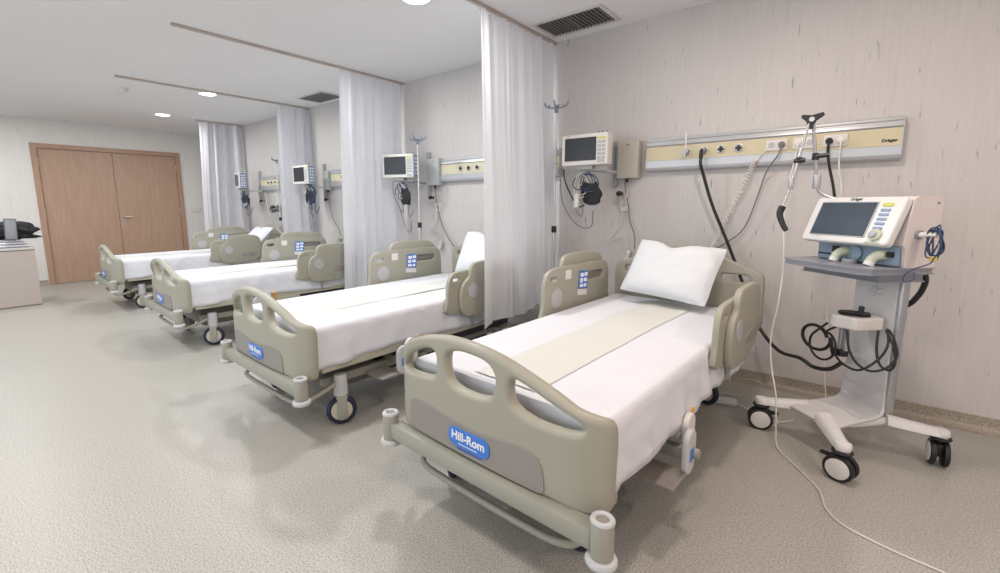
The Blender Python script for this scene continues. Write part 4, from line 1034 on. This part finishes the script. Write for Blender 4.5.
# lamp-like dark device by the farthest bed
t = thing('breathing_mask', 'dark breathing mask with coiled tube hanging above the farthest pillow', 'mask', (-7.23, D-.10, 1.24))
bm = bmesh.new(); torus(bm, (0, 0, 0), .075, .016, 'Z', 24, 8, mx=T(rx=.5)); torus(bm, (.01, 0, -.05), .06, .012, 'Z', 24, 8, mx=T(rx=.3)); obj('coiled_tube', bm, M['cord_grey'], t, True)
bm = bmesh.new(); cyl(bm, (-.01, -.02, .02), .045, .05, r2=.03, bev=.008, mx=T(rx=.3)); obj('mask_shell', bm, M['navy'], t, True)
bm = bmesh.new(); tube(bm, [(0, .02, .0), (0, .06, .12), (0, .04, .30)], .006, 6, 4); obj('hanging_tube', bm, M['cord_white'], t, True)

# ------------------------------------------------------------------ floor things by the ventilator
t = thing('power_adapter', 'small white power adapter lying on the floor left of the ventilator', 'adapter', (-.545, 3.13, 0), .25)
bm = bmesh.new(); box(bm, -.065, .065, -.03, .03, 0, .035, .008, 3); obj('adapter_case', bm, M['white_plastic'], t, True)
cable('adapter_cable', [(-.61, 3.115, .012), (-.66, 3.06, .005), (-.72, 3.10, .005), (-.72, 3.20, .005), (-.64, 3.27, .005), (-.56, 3.30, .005), (-.48, 3.31, .005)], .004, M['cord_white'], 'thin white cord curling from the adapter near the bed')
cable('floor_cable', [(-.48, 3.14, .014), (-.42, 3.12, .005), (-.34, 3.02, .005), (-.27, 2.96, .005), (-.25, 3.06, .005), (-.33, 3.14, .005), (-.40, 3.10, .005), (-.36, 3.0, .005), (-.26, 3.02, .005), (-.18, 3.12, .005)], .004, M['cord_white'], 'thin white cord looped on the floor under the ventilator')

# ------------------------------------------------------------------ cabinet at the left edge
CB = thing('cabinet', 'low pale laminate cabinet at the left edge near the wooden doors', 'cabinet', (-8.2, .80, 0))
bm = bmesh.new(); box(bm, -.62, -.02, -1.35, 0, .0, .735, .003); obj('carcass', bm, M['cabinet'], CB)
for k in range(3):
    bm = bmesh.new(); box(bm, -.02, 0, -.445*(k+1)+.003, -.445*k-.003, .015, .725, .002); dd = obj('door', bm, M['cabinet'], CB)
    b2 = bmesh.new(); tube(b2, [(0, -.445*(k+1)+.05, .62), (.025, -.445*(k+1)+.05, .62), (.025, -.445*(k+1)+.05, .52), (0, -.445*(k+1)+.05, .52)], .005, 8, 2); obj('handle', b2, M['chrome'], dd, True)
bm = bmesh.new(); box(bm, -.63, .012, -1.37, .01, .735, .765, .004); obj('worktop', bm, M['cabinet_top'], CB)
# packages and a black case on the cabinet
b = bmesh.new(); 
for k in range(3):
    box(b, -.22+.01*k, .19-.02*k, -.30+.02*k, .25-.03*k, .034*k, .034*k+.034, .014, 3)
for v in b.verts: v.co.z += .004*noise.noise(v.co*14)+.0
o = obj('foil_package', b, M['foil'], None, True); o.location = (-8.42, .52, .767); tag(o, 'flat silver plastic wrapped package lying on the low cabinet', 'package')
t = thing('black_bag', 'black crumpled bag lying on the silver package on the cabinet', 'bag', (-8.44, .60, .868))
b = bmesh.new(); bmesh.ops.create_icosphere(b, subdivisions=4, radius=1)
for v in b.verts:
    n = v.co.copy(); f = 1+.38*noise.noise(n*1.9+Vector((3, 1, 2)))+.15*noise.noise(n*5)
    v.co = Vector((n.x*.13*f, n.y*.27*f, max(0, .11+n.z*.12*f)))
obj('bag_body', b, M['black_cloth'], t, True)
bm = bmesh.new(); prism(bm, [(.10, .03), (.22, .055), (.33, .02), (.25, .0), (.12, .0)], -.05, .02, 'X'); obj('bag_flap', bm, M['black_cloth'], t)
t = thing('dark_case', 'upright dark grey slim case standing against the black bag', 'case', (-8.26, .61, .866), 0)
bm = bmesh.new(); box(bm, -.02, .02, -.058, .058, 0, .27, .008, mx=T(ry=-.12, rx=-.05)); obj('case_shell', bm, M['cord_grey'], t, True)
bm = bmesh.new(); box(bm, .0195, .0215, -.048, .048, .015, .255, .003, mx=T(ry=-.12, rx=-.05)); obj('case_face', bm, M['tray'], t, True)

# ------------------------------------------------------------------ lights
def area(name, loc, size, power, col=(1, 1, 1), rot=(0, 0, 0), shape='DISK', sy=None):
    l = bpy.data.lights.new(name, 'AREA'); l.energy = power; l.size = size; l.shape = shape; l.color = col
    if sy: l.size_y = sy
    o = bpy.data.objects.new(name, l); COL.objects.link(o); o.location = loc; o.rotation_euler = rot; return o
WARM = (1, .945, .90)
for i, (x, y, p) in enumerate([(-.35, 2.30, 22), (-2.42, 2.26, 24), (-4.4, 2.33, 22), (-6.35, 2.37, 22), (-8.28, 2.43, 18),
                               (-.35, .3, 20), (-2.42, .3, 20), (-4.4, .3, 22), (-6.6, .3, 24), (-8.8, .3, 22), (1.6, 2.2, 22), (1.6, .2, 16),
                               (-1.4, -1.8, 18), (-4.4, -1.8, 20), (-7.5, -1.8, 22)]):
    area('ceiling_lamp', (x, y, H-.03), .17, p*(.74 if x > -2 else .93), (1, .82, .70) if x > -1.5 else (1, .985, .97))
# large soft fill lamps added behind the camera and off to the right
area('soft_fill', (-3.5, -4.2, 1.5), 9.0, 105, (.86, .94, 1), (math.radians(90), 0, 0), 'RECTANGLE', 1.8)
area('soft_fill', (3.7, -.6, 1.5), 4.5, 40, (1, .66, .50), (math.radians(90), 0, math.radians(90)), 'RECTANGLE', 1.6)  # added warm fill, tinted to push the near floor towards brown
w = bpy.data.worlds.new('World'); bpy.context.scene.world = w; w.use_nodes = True
w.node_tree.nodes['Background'].inputs[0].default_value = (.90, .95, 1, 1); w.node_tree.nodes['Background'].inputs[1].default_value = .40

# ------------------------------------------------------------------ camera
F, CX, CY, YAW, PITCH, ROLL = 451.249, 478.491, 273.238, .69522, .15127, -.005685
cam = bpy.data.cameras.new('Camera'); co = bpy.data.objects.new('Camera', cam); COL.objects.link(co)
cam.sensor_fit = 'HORIZONTAL'; cam.sensor_width = 36; cam.lens = F*36/1000
cam.shift_x = (500-CX)/1000; cam.shift_y = (CY-286.5)/1000
f = Vector((-math.sin(YAW)*math.cos(PITCH), math.cos(YAW)*math.cos(PITCH), -math.sin(PITCH)))
r = Vector((math.cos(YAW), math.sin(YAW), 0)); u = r.cross(f)
r2 = r*math.cos(ROLL)+u*math.sin(ROLL); u2 = -r*math.sin(ROLL)+u*math.cos(ROLL)
mw = Matrix((r2, u2, -f)).transposed().to_4x4(); mw.translation = Vector((0, 0, 1.28))
co.matrix_world = mw
bpy.context.scene.camera = co
sc = bpy.context.scene
sc.view_settings.view_transform = 'Standard'; sc.view_settings.look = 'None'; sc.view_settings.exposure = 0
